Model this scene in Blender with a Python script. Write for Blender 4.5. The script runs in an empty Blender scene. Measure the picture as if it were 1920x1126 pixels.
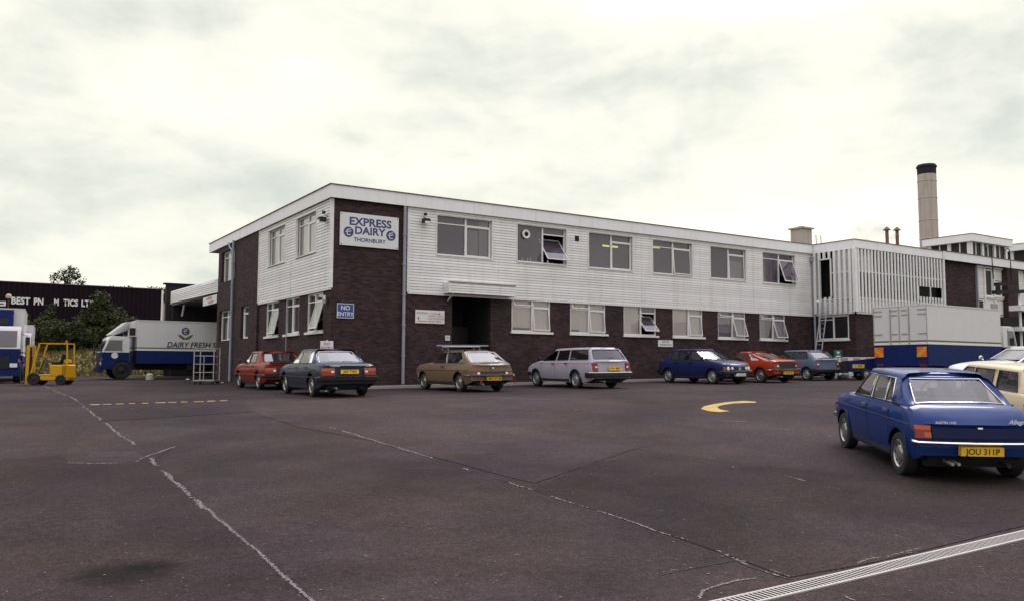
import bpy, bmesh, math, random
from mathutils import Vector, Matrix, noise
PI = math.pi; R = math.radians
rnd = random.Random(7)
sc = bpy.context.scene
col = sc.collection

# ------------------------------------------------------------------ camera model
F_PX = 1579.998
RW = ((0.83848216, 0.04639143, 0.54295074), (-0.54492071, 0.06586663, 0.83589653), (0.0030161, -0.99674943, 0.08050764))
EYE = Vector((0, 0, 1.6))
def ray(x, y):
    v = (x-960.0, y-563.0, F_PX)
    return Vector([sum(r[i]*v[i] for i in range(3)) for r in RW])
def onY(x, y, Y): r = ray(x, y); return EYE + r*(Y/r.y)
def onX(x, y, X): r = ray(x, y); return EYE + r*(X/r.x)
def onD(x, y, D): return EYE + ray(x, y)*(D/F_PX)
cd = bpy.data.cameras.new('camera'); cam = bpy.data.objects.new('camera', cd); col.objects.link(cam)
m = Matrix(((RW[0][0], -RW[0][1], -RW[0][2], 0), (RW[1][0], -RW[1][1], -RW[1][2], 0), (RW[2][0], -RW[2][1], -RW[2][2], 0), (0, 0, 0, 1)))
cam.matrix_world = Matrix.Translation(EYE) @ m
cd.sensor_width = 36; cd.lens = F_PX*36/1920; cd.clip_start = .05; cd.clip_end = 3000
sc.camera = cam
sc.view_settings.view_transform = 'Standard'; sc.view_settings.look = 'None'; sc.view_settings.exposure = .2; sc.view_settings.gamma = 1

# ------------------------------------------------------------------ ground height
AZ = math.atan2(RW[1][2], RW[0][2])
FH = Vector((math.cos(AZ), math.sin(AZ))); RH = Vector((FH.y, -FH.x))
PR = [(-40, -.1), (0, -.12), (4, -.1), (6, -.06), (9, .05), (12, .2), (16, .43), (20, .66), (24, .84), (28, .9), (33, .97), (38, 1.05), (45, 1.15), (60, 1.3), (100, 1.45), (400, 1.5), (2000, 1.5)]
def hermite(pts, x):
    n = len(pts)
    if x <= pts[0][0]: return pts[0][1]
    if x >= pts[-1][0]: return pts[-1][1]
    d = [(pts[i+1][1]-pts[i][1])/(pts[i+1][0]-pts[i][0]) for i in range(n-1)]
    def tg(i):
        if i == 0: return d[0]
        if i == n-1: return d[-1]
        if d[i-1]*d[i] <= 0: return 0.0
        return 2*d[i-1]*d[i]/(d[i-1]+d[i])
    for i in range(n-1):
        if x <= pts[i+1][0]:
            h = pts[i+1][0]-pts[i][0]; t = (x-pts[i][0])/h
            return ((2*t**3-3*t*t+1)*pts[i][1] + (t**3-2*t*t+t)*h*tg(i) + (-2*t**3+3*t*t)*pts[i+1][1] + (t**3-t*t)*h*tg(i+1))
def lin(pts, x):
    if x <= pts[0][0]: return pts[0][1]
    for a, b in zip(pts, pts[1:]):
        if x <= b[0]: return a[1]+(b[1]-a[1])*(x-a[0])/(b[0]-a[0]+1e-9)
    return pts[-1][1]
def gz(X, Y):
    p = Vector((X, Y)); u = p.dot(RH); v = p.dot(FH)
    s = max(0, min(1, (v-10)/20)); s = s*s*(3-2*s)
    return hermite(PR, v) + .008*max(-40, min(40, u))*s
def gnormal(X, Y):
    e = .6
    return Vector((-(gz(X+e, Y)-gz(X-e, Y))/(2*e), -(gz(X, Y+e)-gz(X, Y-e))/(2*e), 1)).normalized()
def gpx(x, y, off=0.0):
    r = ray(x, y)/F_PX; a = 1.0; f = lambda t: (EYE.z+r.z*t)-gz(r.x*t, r.y*t)-off
    while a < 300 and f(a) > 0: a *= 1.03
    lo, hi = a/1.03, a
    for _ in range(40):
        m_ = (lo+hi)/2
        if f(m_) > 0: lo = m_
        else: hi = m_
    return EYE+r*hi

# ------------------------------------------------------------------ materials
MATS = {}
def mat(name, colr, rough=.6, metal=0, var=.12, scale=6, coat=0, spec=.35, bump=0, bscale=60, emit=None, estr=1, streak=0, boards=0):
    if name in MATS: return MATS[name]
    m = bpy.data.materials.new(name); m.use_nodes = True; nt = m.node_tree; N = nt.nodes; L = nt.links
    b = N['Principled BSDF']; MATS[name] = m
    tc = N.new('ShaderNodeTexCoord'); nz = N.new('ShaderNodeTexNoise'); nz.inputs['Scale'].default_value = scale; nz.inputs['Detail'].default_value = 5
    L.new(tc.outputs['Object'], nz.inputs['Vector'])
    mx = N.new('ShaderNodeMix'); mx.data_type = 'RGBA'
    mx.inputs[6].default_value = (*[c*(1-var) for c in colr], 1); mx.inputs[7].default_value = (*[min(1, c*(1+var)) for c in colr], 1)
    L.new(nz.outputs['Fac'], mx.inputs[0]); cout = mx.outputs[2]
    if streak:
        mp = N.new('ShaderNodeMapping'); mp.inputs['Scale'].default_value = (2.2, 2.2, .22); L.new(tc.outputs['Object'], mp.inputs[0])
        n3 = N.new('ShaderNodeTexNoise'); n3.inputs['Scale'].default_value = 1.6; n3.inputs['Detail'].default_value = 7; n3.inputs['Roughness'].default_value = .65; L.new(mp.outputs[0], n3.inputs['Vector'])
        r3 = N.new('ShaderNodeMapRange'); r3.inputs[1].default_value = .48; r3.inputs[2].default_value = .74; r3.inputs[3].default_value = 0; r3.inputs[4].default_value = streak; L.new(n3.outputs['Fac'], r3.inputs[0])
        m3 = N.new('ShaderNodeMix'); m3.data_type = 'RGBA'; m3.inputs[7].default_value = (colr[0]*.62, colr[1]*.55, colr[2]*.48, 1); L.new(r3.outputs[0], m3.inputs[0]); L.new(cout, m3.inputs[6]); cout = m3.outputs[2]
    if boards:
        sp_ = N.new('ShaderNodeSeparateXYZ'); L.new(tc.outputs['Object'], sp_.inputs[0]); q1 = N.new('ShaderNodeMath'); q1.operation = 'MULTIPLY'; q1.inputs[1].default_value = 1/.108; L.new(sp_.outputs[2], q1.inputs[0]); q2 = N.new('ShaderNodeMath'); q2.operation = 'FLOOR'; L.new(q1.outputs[0], q2.inputs[0])
        q3 = N.new('ShaderNodeTexWhiteNoise'); q3.noise_dimensions = '1D'; L.new(q2.outputs[0], q3.inputs['W']); q4 = N.new('ShaderNodeMapRange'); q4.inputs[3].default_value = 1-boards; q4.inputs[4].default_value = 1+boards*.4; L.new(q3.outputs['Value'], q4.inputs[0])
        m4 = N.new('ShaderNodeMix'); m4.data_type = 'RGBA'; m4.blend_type = 'MULTIPLY'; m4.inputs[0].default_value = 1; L.new(cout, m4.inputs[6]); L.new(q4.outputs[0], m4.inputs[7]); cout = m4.outputs[2]
    L.new(cout, b.inputs['Base Color'])
    b.inputs['Roughness'].default_value = rough; b.inputs['Metallic'].default_value = metal
    b.inputs['Specular IOR Level'].default_value = spec
    b.inputs['Coat Weight'].default_value = coat; b.inputs['Coat Roughness'].default_value = .05; b.inputs['Coat IOR'].default_value = 1.28
    if bump:
        n2 = N.new('ShaderNodeTexNoise'); n2.inputs['Scale'].default_value = bscale; bp = N.new('ShaderNodeBump'); bp.inputs['Strength'].default_value = bump; bp.inputs['Distance'].default_value = .02
        L.new(tc.outputs['Object'], n2.inputs['Vector']); L.new(n2.outputs['Fac'], bp.inputs['Height']); L.new(bp.outputs[0], b.inputs['Normal'])
    if emit:
        b.inputs['Emission Color'].default_value = (*emit, 1); b.inputs['Emission Strength'].default_value = estr
    return m
def glass(name, tint=(.55, .55, .58), body=.0, bodycol=(.1, .09, .1), rough=.02, ior=1.75):
    if name in MATS: return MATS[name]
    m = bpy.data.materials.new(name); m.use_nodes = True; nt = m.node_tree; N = nt.nodes; L = nt.links; N.clear(); MATS[name] = m
    o = N.new('ShaderNodeOutputMaterial'); t = N.new('ShaderNodeBsdfTransparent'); g = N.new('ShaderNodeBsdfGlossy'); fr = N.new('ShaderNodeFresnel'); mx = N.new('ShaderNodeMixShader')
    tc = N.new('ShaderNodeTexCoord'); nz = N.new('ShaderNodeTexNoise'); nz.inputs['Scale'].default_value = 1.3; bp = N.new('ShaderNodeBump'); bp.inputs['Strength'].default_value = .03; bp.inputs['Distance'].default_value = .1
    L.new(tc.outputs['Object'], nz.inputs['Vector']); L.new(nz.outputs['Fac'], bp.inputs['Height']); L.new(bp.outputs[0], g.inputs['Normal'])
    t.inputs[0].default_value = (*tint, 1); g.inputs['Color'].default_value = (.95, .95, .95, 1); g.inputs['Roughness'].default_value = rough; fr.inputs[0].default_value = ior
    L.new(fr.outputs[0], mx.inputs[0]); L.new(g.outputs[0], mx.inputs[2])
    if body:
        d = N.new('ShaderNodeBsdfDiffuse'); d.inputs[0].default_value = (*bodycol, 1); m2 = N.new('ShaderNodeMixShader'); m2.inputs[0].default_value = body
        L.new(t.outputs[0], m2.inputs[1]); L.new(d.outputs[0], m2.inputs[2]); L.new(m2.outputs[0], mx.inputs[1])
    else: L.new(t.outputs[0], mx.inputs[1])
    L.new(mx.outputs[0], o.inputs[0]); return m
def brickmat():
    m = bpy.data.materials.new('brick'); m.use_nodes = True; nt = m.node_tree; N = nt.nodes; L = nt.links; b = N['Principled BSDF']
    tc = N.new('ShaderNodeTexCoord'); sp = N.new('ShaderNodeSeparateXYZ'); ad = N.new('ShaderNodeMath'); cb = N.new('ShaderNodeCombineXYZ')
    L.new(tc.outputs['Object'], sp.inputs[0]); L.new(sp.outputs[0], ad.inputs[0]); L.new(sp.outputs[1], ad.inputs[1]); L.new(ad.outputs[0], cb.inputs[0]); L.new(sp.outputs[2], cb.inputs[1])
    br = N.new('ShaderNodeTexBrick'); L.new(cb.outputs[0], br.inputs['Vector'])
    br.inputs['Scale'].default_value = 1; br.inputs['Brick Width'].default_value = .235; br.inputs['Row Height'].default_value = .078; br.inputs['Mortar Size'].default_value = .011; br.inputs['Mortar Smooth'].default_value = .3
    br.inputs['Color1'].default_value = (.023, .012, .014, 1); br.inputs['Color2'].default_value = (.066, .033, .034, 1); br.inputs['Mortar'].default_value = (.040, .029, .034, 1); br.inputs['Bias'].default_value = -.1
    nz = N.new('ShaderNodeTexNoise'); nz.inputs['Scale'].default_value = .9; nz.inputs['Detail'].default_value = 8; nz.inputs['Roughness'].default_value = .7; L.new(tc.outputs['Object'], nz.inputs['Vector'])
    mp = N.new('ShaderNodeMapRange'); mp.inputs[1].default_value = .3; mp.inputs[2].default_value = .7; mp.inputs[3].default_value = .7; mp.inputs[4].default_value = 1.35; L.new(nz.outputs['Fac'], mp.inputs[0])
    ml = N.new('ShaderNodeMix'); ml.data_type = 'RGBA'; ml.blend_type = 'MULTIPLY'; ml.inputs[0].default_value = 1
    L.new(br.outputs['Color'], ml.inputs[6]); L.new(mp.outputs[0], ml.inputs[7]); L.new(ml.outputs[2], b.inputs['Base Color'])
    b.inputs['Roughness'].default_value = .85; b.inputs['Specular IOR Level'].default_value = .25
    bp = N.new('ShaderNodeBump'); bp.inputs['Strength'].default_value = .5; bp.inputs['Distance'].default_value = .01; L.new(br.outputs['Fac'], bp.inputs['Height']); bp.invert = True; L.new(bp.outputs[0], b.inputs['Normal'])
    MATS['brick'] = m; return m
def asphalt(name, base, stain=True):
    m = bpy.data.materials.new(name); m.use_nodes = True; nt = m.node_tree; N = nt.nodes; L = nt.links; b = N['Principled BSDF']; MATS[name] = m
    tc = N.new('ShaderNodeTexCoord')
    def nz(s, d=4, r=.6, dist=0):
        n = N.new('ShaderNodeTexNoise'); n.inputs['Scale'].default_value = s; n.inputs['Detail'].default_value = d; n.inputs['Roughness'].default_value = r; n.inputs['Distortion'].default_value = dist; L.new(tc.outputs['Object'], n.inputs['Vector']); return n.outputs['Fac']
    def mr(f, a, b2, c, d):
        n = N.new('ShaderNodeMapRange'); n.inputs[1].default_value = a; n.inputs[2].default_value = b2; n.inputs[3].default_value = c; n.inputs[4].default_value = d; L.new(f, n.inputs[0]); return n.outputs[0]
    def mul(a, b2):
        n = N.new('ShaderNodeMath'); n.operation = 'MULTIPLY'; L.new(a, n.inputs[0]); L.new(b2, n.inputs[1]); return n.outputs[0]
    f = mul(mr(nz(.16, 5, .6, .5), .36, .64, .66, 1.26), mr(nz(.9, 6, .7), .3, .7, .76, 1.22))
    f = mul(f, mr(nz(45, 2, .7), .3, .72, .55, 1.5))
    f = mul(f, mr(nz(13, 3, .7), .3, .7, .78, 1.22))
    # chips of pale aggregate
    vo = N.new('ShaderNodeTexVoronoi'); vo.inputs['Scale'].default_value = 34; L.new(tc.outputs['Object'], vo.inputs['Vector'])
    sp = N.new('ShaderNodeSeparateColor'); L.new(vo.outputs['Color'], sp.inputs[0])
    gt = N.new('ShaderNodeMath'); gt.operation = 'GREATER_THAN'; gt.inputs[1].default_value = .93; L.new(sp.outputs[0], gt.inputs[0])
    lt = N.new('ShaderNodeMath'); lt.operation = 'LESS_THAN'; lt.inputs[1].default_value = .35; L.new(vo.outputs['Distance'], lt.inputs[0])
    chip = mul(gt.outputs[0], lt.outputs[0])
    ch = mr(chip, 0, 1, 1, 1.9); f = mul(f, ch)
    if stain:
        for (px, py, rx, st) in ((225, 1075, .42, .42), (285, 1062, .22, .55), (130, 890, .7, .8), (1300, 1000, .8, .85), (1790, 880, 1.3, .75), (640, 1080, .5, .8), (1090, 1090, .4, .8), (430, 1010, .5, .85), (60, 1010, .5, .8), (1140, 790, 1.5, .85)):
            P = gpx(px, py)
            vd = N.new('ShaderNodeVectorMath'); vd.operation = 'DISTANCE'; L.new(tc.outputs['Object'], vd.inputs[0]); vd.inputs[1].default_value = P
            ad = N.new('ShaderNodeMath'); ad.operation = 'ADD'; L.new(vd.outputs['Value'], ad.inputs[0]); L.new(mr(nz(5, 4, .7), 0, 1, -rx*.6, rx*.6), ad.inputs[1])
            f = mul(f, mr(ad.outputs[0], rx*.45, rx*1.15, st, 1))
    mx = N.new('ShaderNodeVectorMath'); mx.operation = 'SCALE'; mx.inputs[0].default_value = base; L.new(f, mx.inputs['Scale'])
    tint = N.new('ShaderNodeMix'); tint.data_type = 'RGBA'; tint.blend_type = 'MULTIPLY'; tint.inputs[0].default_value = 1; tn = N.new('ShaderNodeMix'); tn.data_type = 'RGBA'; tn.inputs[6].default_value = (.94, .96, 1.06, 1); tn.inputs[7].default_value = (1.06, 1.03, .90, 1); L.new(mr(nz(.35, 5, .6, .5), .35, .65, 0, 1), tn.inputs[0]); L.new(mx.outputs[0], tint.inputs[6]); L.new(tn.outputs[2], tint.inputs[7])
    L.new(tint.outputs[2], b.inputs['Base Color']); b.inputs['Roughness'].default_value = .92; b.inputs['Specular IOR Level'].default_value = .07
    bp = N.new('ShaderNodeBump'); bp.inputs['Strength'].default_value = .5; bp.inputs['Distance'].default_value = .012; L.new(nz(60, 3, .7), bp.inputs['Height']); L.new(bp.outputs[0], b.inputs['Normal'])
    return m
brickmat()
mat('white_boards', (.77, .755, .755), .6, var=.06, scale=1.2, streak=.35, boards=.10, spec=.2)
mat('fascia', (.80, .80, .81), .6, var=.04, scale=.9, streak=.25, spec=.2)
mat('frame_white', (.72, .71, .70), .45, var=.04)
mat('coping', (.16, .09, .075), .7)
mat('felt', (.12, .11, .11), .9)
mat('soffit', (.14, .11, .11), .8)
mat('pipe_grey', (.27, .27, .33), .5, var=.15, scale=2)
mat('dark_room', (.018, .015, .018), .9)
mat('room_wall', (.10, .085, .09), .9)
mat('blind', (.92, .87, .80), .8, var=.05)
mat('blind_grey', (.34, .31, .33), .8, var=.08)
mat('net_curtain', (.95, .95, .95), .9, var=.06, scale=9)
mat('black', (.012, .011, .013), .5)
mat('black_matt', (.016, .014, .017), .85)
mat('rubber', (.017, .016, .018), .75)
mat('chrome', (.62, .62, .62), .18, 1, var=.02)
mat('steel', (.42, .43, .44), .4, .7)
mat('hub', (.36, .36, .36), .3, .8)
mat('seat_cloth', (.03, .026, .03), .9)
mat('seat_tan', (.12, .10, .09), .9)
mat('plate_yellow', (.72, .42, .02), .5, var=.05)
mat('plate_white', (.7, .7, .68), .5, var=.05)
mat('ink', (.012, .012, .014), .6)
mat('sign_white', (.66, .67, .67), .5, var=.04)
mat('sign_blue_ink', (.055, .055, .16), .5)
mat('sign_blue', (.03, .075, .26), .5)
mat('sign_red', (.42, .06, .05), .5)
mat('sign_green', (.01, .11, .07), .5)
mat('lamp_red', (.20, .014, .010), .25, coat=.5, var=.25, scale=30)
mat('lamp_orange', (.42, .075, .01), .25, coat=.5, var=.2, scale=30)
mat('lamp_clear', (.7, .7, .66), .15, coat=.8)
mat('glow_tube', (.8, .9, .3), .5, emit=(.72, .9, .22), estr=.75)
mat('concrete', (.30, .27, .25), .85, var=.2, scale=3, bump=.3)
mat('yellow_paint', (.36, .245, .045), .8, var=.6, scale=8)
mat('white_paint', (.40, .37, .37), .75, var=.3, scale=9)
mat('chalk', (.17, .148, .148), .85, var=.35, scale=14)
mat('crack', (.022, .018, .019), .9)
mat('galv', (.36, .33, .31), .6, .1, var=.15)
mat('leaf_dark', (.016, .023, .006), .75, var=.4, scale=3)
mat('leaf_mid', (.034, .042, .010), .75, var=.4, scale=3)
mat('leaf_light', (.050, .054, .015), .75, var=.3, scale=3)
mat('bark', (.055, .042, .03), .9)
mat('grass_dry', (.12, .092, .03), .9, var=.3, scale=2)
mat('grass_green', (.07, .075, .018), .9, var=.3, scale=2)
mat('hill_green', (.07, .095, .03), .9, var=.35, scale=.05)
mat('clad_black', (.013, .007, .012), .85, spec=.1, var=.2, scale=.4)
mat('stack_concrete', (.42, .37, .33), .85, var=.15, scale=.7, streak=.7)
glass('win_glass', (.95, .94, .96), .16, (.44, .33, .46)); glass('win_glass_side', (.93, .93, .94), .12, (.62, .6, .62), ior=2.6)
glass('car_glass', (.42, .42, .45), .12, (.10, .09, .10))
glass('car_glass_light', (.84, .84, .86), .08, (.3, .29, .3), ior=1.42)
def paint(name, c, rough=.45): return mat(name, c, rough, var=.06, scale=3, coat=.5, spec=.06)
asphalt('asphalt', (.0420, .0300, .0312)); asphalt('asphalt_patch', (.0345, .0245, .0252)); asphalt('asphalt_light', (.0480, .0345, .0358))

# ------------------------------------------------------------------ mesh builder
class MB:
    def __init__(s): s.v = []; s.f = []; s.mi = []; s.mats = []; s.cur = 0
    def mat(s, name):
        if name not in s.mats: s.mats.append(name)
        s.cur = s.mats.index(name); return s
    def face(s, pts, mi=None):
        i = len(s.v); s.v += [Vector(p) for p in pts]; s.f.append(list(range(i, i+len(pts)))); s.mi.append(s.cur if mi is None else mi)
    def grid(s, rows, closed=False, skip=None, mat_fn=None):
        i0 = len(s.v); n = len(rows[0])
        for r in rows: s.v += [Vector(p) for p in r]
        for a in range(len(rows)-1):
            for b in range(n if closed else n-1):
                if skip and skip(a, b): continue
                b2 = (b+1) % n
                s.f.append([i0+a*n+b, i0+a*n+b2, i0+(a+1)*n+b2, i0+(a+1)*n+b]); s.mi.append(mat_fn(a, b) if mat_fn else s.cur)
    def box(s, x0, x1, y0, y1, z0, z1, M=None):
        P = [(x0, y0, z0), (x1, y0, z0), (x1, y1, z0), (x0, y1, z0), (x0, y0, z1), (x1, y0, z1), (x1, y1, z1), (x0, y1, z1)]
        P = [Vector(p) for p in P]
        if M: P = [M @ p for p in P]
        i = len(s.v); s.v += P
        for f in ((0, 3, 2, 1), (4, 5, 6, 7), (0, 1, 5, 4), (1, 2, 6, 5), (2, 3, 7, 6), (3, 0, 4, 7)): s.f.append([i+k for k in f]); s.mi.append(s.cur)
        return s
    def bar(s, a, b, w, h=None, up=(0, 0, 1)):
        h = h or w; a = Vector(a); b = Vector(b); d = (b-a); L = d.length; d.normalize(); up = Vector(up)
        if abs(d.dot(up)) > .98: up = Vector((1, 0, 0))
        sx = d.cross(up).normalized(); uz = sx.cross(d)
        M = Matrix.Translation(a) @ Matrix((( d.x, sx.x, uz.x, 0), (d.y, sx.y, uz.y, 0), (d.z, sx.z, uz.z, 0), (0, 0, 0, 1)))
        return s.box(0, L, -w/2, w/2, -h/2, h/2, M)
    def tube(s, pts, r, n=8, cap=True):
        pts = [Vector(p) for p in pts]; rs = r if isinstance(r, (list, tuple)) else [r]*len(pts); rows = []
        for i, p in enumerate(pts):
            d = (pts[min(i+1, len(pts)-1)]-pts[max(i-1, 0)]).normalized(); up = Vector((0, 0, 1)) if abs(d.z) < .95 else Vector((1, 0, 0))
            a = d.cross(up).normalized(); b = a.cross(d)
            rows.append([p+(a*math.cos(2*PI*k/n)+b*math.sin(2*PI*k/n))*rs[i] for k in range(n)])
        s.grid(rows, True)
        if cap: s.face(list(reversed(rows[0]))); s.face(rows[-1])
        return s
    def lathe(s, prof, c, axis='y', n=24, mats=None):
        c = Vector(c); rows = []
        for (r, h) in prof:
            row = []
            for k in range(n):
                a = 2*PI*k/n; p = (r*math.cos(a), h, r*math.sin(a)) if axis == 'y' else (r*math.cos(a), r*math.sin(a), h)
                row.append(c+Vector(p))
            rows.append(row)
        s.grid(rows, True); return s
    def build(s, name, material=None, parent=None, smooth=None, M=None, merge=True):
        me = bpy.data.meshes.new(name); me.from_pydata([tuple(v) for v in s.v], [], s.f)
        if material: s_m = [material]+[x for x in s.mats if x != material]
        else: s_m = s.mats
        for x in s_m: me.materials.append(MATS[x])
        if s.mats:
            idx = [s_m.index(x) for x in s.mats]
            for p, k in zip(me.polygons, s.mi): p.material_index = idx[k] if k < len(idx) else 0
        me.update()
        if merge:
            bm = bmesh.new(); bm.from_mesh(me); bmesh.ops.remove_doubles(bm, verts=bm.verts, dist=.0004); bmesh.ops.recalc_face_normals(bm, faces=bm.faces); bm.to_mesh(me); bm.free()
        if smooth:
            for p in me.polygons: p.use_smooth = True
            me.set_sharp_from_angle(angle=R(smooth))
        o = bpy.data.objects.new(name, me); col.objects.link(o)
        if parent: o.parent = parent
        if M: o.matrix_local = M
        return o
def tag(o, label=None, cat=None, group=None, kind=None):
    if label: o['label'] = label
    if cat: o['category'] = cat
    if group: o['group'] = group
    if kind: o['kind'] = kind
    return o
def thing(name, label, cat, loc=(0, 0, 0), rz=0, group=None):
    o = bpy.data.objects.new(name, None); col.objects.link(o); o.location = loc; o.rotation_euler = (0, 0, rz); o.empty_display_size = .2
    return tag(o, label, cat, group)
def ground_frame(X, Y, h):
    n = gnormal(X, Y); f = Vector((math.cos(h), math.sin(h), 0)); f = (f-n*f.dot(n)).normalized(); l = n.cross(f)
    return Matrix(((f.x, l.x, n.x, X), (f.y, l.y, n.y, Y), (f.z, l.z, n.z, gz(X, Y)), (0, 0, 0, 1)))
def text_mesh(txt, size, bold=.0, shear=0, align='CENTER', xs=1.0, spacing=1.0, depth=.0):
    c = bpy.data.curves.new('t', 'FONT'); c.body = txt; c.size = size; c.offset = bold*size; c.shear = shear; c.align_x = align; c.align_y = 'CENTER'; c.space_character = spacing; c.extrude = depth; c.resolution_u = 3; c.space_line = .95
    o = bpy.data.objects.new('t', c); me = bpy.data.meshes.new_from_object(o)
    bpy.data.objects.remove(o); bpy.data.curves.remove(c)
    if xs != 1: me.transform(Matrix.Scale(xs, 4, (1, 0, 0)))
    return me
# a frame whose x runs along "dir", y is up and z looks out of the surface
def face_frame(P, xdir, out, up=(0, 0, 1)):
    x = Vector(xdir).normalized(); z = Vector(out).normalized(); y = Vector(up)
    return Matrix(((x.x, y.x, z.x, P[0]), (x.y, y.y, z.y, P[1]), (x.z, y.z, z.z, P[2]), (0, 0, 0, 1)))
FRONT = ((1, 0, 0), (0, -1, 0)); LEFT = ((0, -1, 0), (-1, 0, 0))
def put_text(name, txt, size, material, parent, M, **k):
    me = text_mesh(txt, size, **k); me.materials.append(MATS[material]); o = bpy.data.objects.new(name, me); col.objects.link(o)
    if parent: o.parent = parent
    o.matrix_local = M; return o

# ------------------------------------------------------------------ sky and light
w = bpy.data.worlds.new('World'); sc.world = w; w.use_nodes = True; nt = w.node_tree; N = nt.nodes; L = nt.links; N.clear()
SUN_EL, SUN_AZ = R(46), R(28)
out = N.new('ShaderNodeOutputWorld'); sky = N.new('ShaderNodeTexSky'); sky.sky_type = 'NISHITA'; sky.sun_disc = False; sky.sun_elevation = SUN_EL; sky.sun_rotation = R(90)-SUN_AZ
bg1 = N.new('ShaderNodeBackground'); bg1.inputs[1].default_value = .1; L.new(sky.outputs[0], bg1.inputs[0])
tc = N.new('ShaderNodeTexCoord'); sp = N.new('ShaderNodeSeparateXYZ'); L.new(tc.outputs['Generated'], sp.inputs[0])
az_ = N.new('ShaderNodeMath'); az_.operation = 'MAXIMUM'; L.new(sp.outputs[2], az_.inputs[0]); az_.inputs[1].default_value = .0
ad = N.new('ShaderNodeMath'); ad.operation = 'ADD'; ad.inputs[1].default_value = .16; L.new(az_.outputs[0], ad.inputs[0])
dx = N.new('ShaderNodeMath'); dx.operation = 'DIVIDE'; L.new(sp.outputs[0], dx.inputs[0]); L.new(ad.outputs[0], dx.inputs[1])
dy = N.new('ShaderNodeMath'); dy.operation = 'DIVIDE'; L.new(sp.outputs[1], dy.inputs[0]); L.new(ad.outputs[0], dy.inputs[1])
cb = N.new('ShaderNodeCombineXYZ'); L.new(dx.outputs[0], cb.inputs[0]); L.new(dy.outputs[0], cb.inputs[1])
def wn(scale, det, rough, dist, loc):
    mp = N.new('ShaderNodeMapping'); mp.inputs['Location'].default_value = loc; mp.inputs['Rotation'].default_value = (0, 0, AZ-PI/2+.35); mp.inputs['Scale'].default_value = (1.0, 1.0, 2.1); L.new(tc.outputs['Generated'], mp.inputs[0])
    n = N.new('ShaderNodeTexNoise'); n.inputs['Scale'].default_value = scale; n.inputs['Detail'].default_value = det; n.inputs['Roughness'].default_value = rough; n.inputs['Distortion'].default_value = dist; L.new(mp.outputs[0], n.inputs['Vector']); return n.outputs['Fac']
n1 = wn(2.3, 8, .50, .25, (3.4, 1.2, .3)); n2 = wn(7.5, 7, .55, .3, (7.7, 2.2, 0))
s1 = N.new('ShaderNodeMath'); s1.operation = 'MULTIPLY_ADD'; L.new(n2, s1.inputs[0]); s1.inputs[1].default_value = .35; L.new(n1, s1.inputs[2])
cr = N.new('ShaderNodeValToRGB'); L.new(s1.outputs[0], cr.inputs[0]); e = cr.color_ramp.elements
e[0].position = .42; e[0].color = (.49, .515, .48, 1); e[1].position = .80; e[1].color = (1.06, 1.02, .87, 1)
k = e.new(.55); k.color = (.64, .67, .61, 1); k = e.new(.65); k.color = (.85, .85, .745, 1)
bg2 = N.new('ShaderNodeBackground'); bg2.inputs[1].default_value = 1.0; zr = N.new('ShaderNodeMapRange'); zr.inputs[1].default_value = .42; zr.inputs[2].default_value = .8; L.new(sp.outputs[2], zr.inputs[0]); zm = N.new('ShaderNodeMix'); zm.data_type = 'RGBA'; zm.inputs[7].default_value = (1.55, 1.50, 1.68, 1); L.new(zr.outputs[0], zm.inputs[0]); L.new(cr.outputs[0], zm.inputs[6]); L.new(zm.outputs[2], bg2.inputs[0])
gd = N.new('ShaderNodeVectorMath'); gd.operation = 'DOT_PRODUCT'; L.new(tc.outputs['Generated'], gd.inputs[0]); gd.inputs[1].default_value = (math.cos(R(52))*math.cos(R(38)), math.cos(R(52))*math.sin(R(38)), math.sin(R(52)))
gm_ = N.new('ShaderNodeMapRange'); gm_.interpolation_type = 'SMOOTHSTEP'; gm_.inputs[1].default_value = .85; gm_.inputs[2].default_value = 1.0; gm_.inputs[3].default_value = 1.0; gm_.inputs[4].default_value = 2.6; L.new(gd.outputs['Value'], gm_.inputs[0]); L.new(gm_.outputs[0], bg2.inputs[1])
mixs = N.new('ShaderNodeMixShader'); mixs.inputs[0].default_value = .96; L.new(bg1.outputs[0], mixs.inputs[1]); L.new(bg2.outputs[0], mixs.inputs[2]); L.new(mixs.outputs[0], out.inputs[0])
sd = bpy.data.lights.new('sun', 'SUN'); sd.energy = 1.1; sd.angle = R(20); sd.color = (1, .975, .96); so = bpy.data.objects.new('sun', sd); col.objects.link(so)
so.rotation_euler = Vector((math.cos(SUN_EL)*math.cos(SUN_AZ), math.cos(SUN_EL)*math.sin(SUN_AZ), math.sin(SUN_EL))).to_track_quat('Z', 'Y').to_euler()

# ------------------------------------------------------------------ ground
def uv2(u, v): p = RH*u+FH*v; return p.x, p.y
mb = MB()
us = [-900, -300, -120, -70, -50]+[-40+2*i for i in range(41)]+[50, 70, 120, 300, 900]
vs = [-60, -20, -8, -2]+[i*.5 for i in range(0, 90)]+[46+2*i for i in range(12)]+[80, 100, 140, 220, 400, 900, 1800]
mb.grid([[(*uv2(u, v), gz(*uv2(u, v))) for u in us] for v in vs])
tag(mb.build('yard_ground', 'asphalt', smooth=60), kind='structure')

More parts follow.
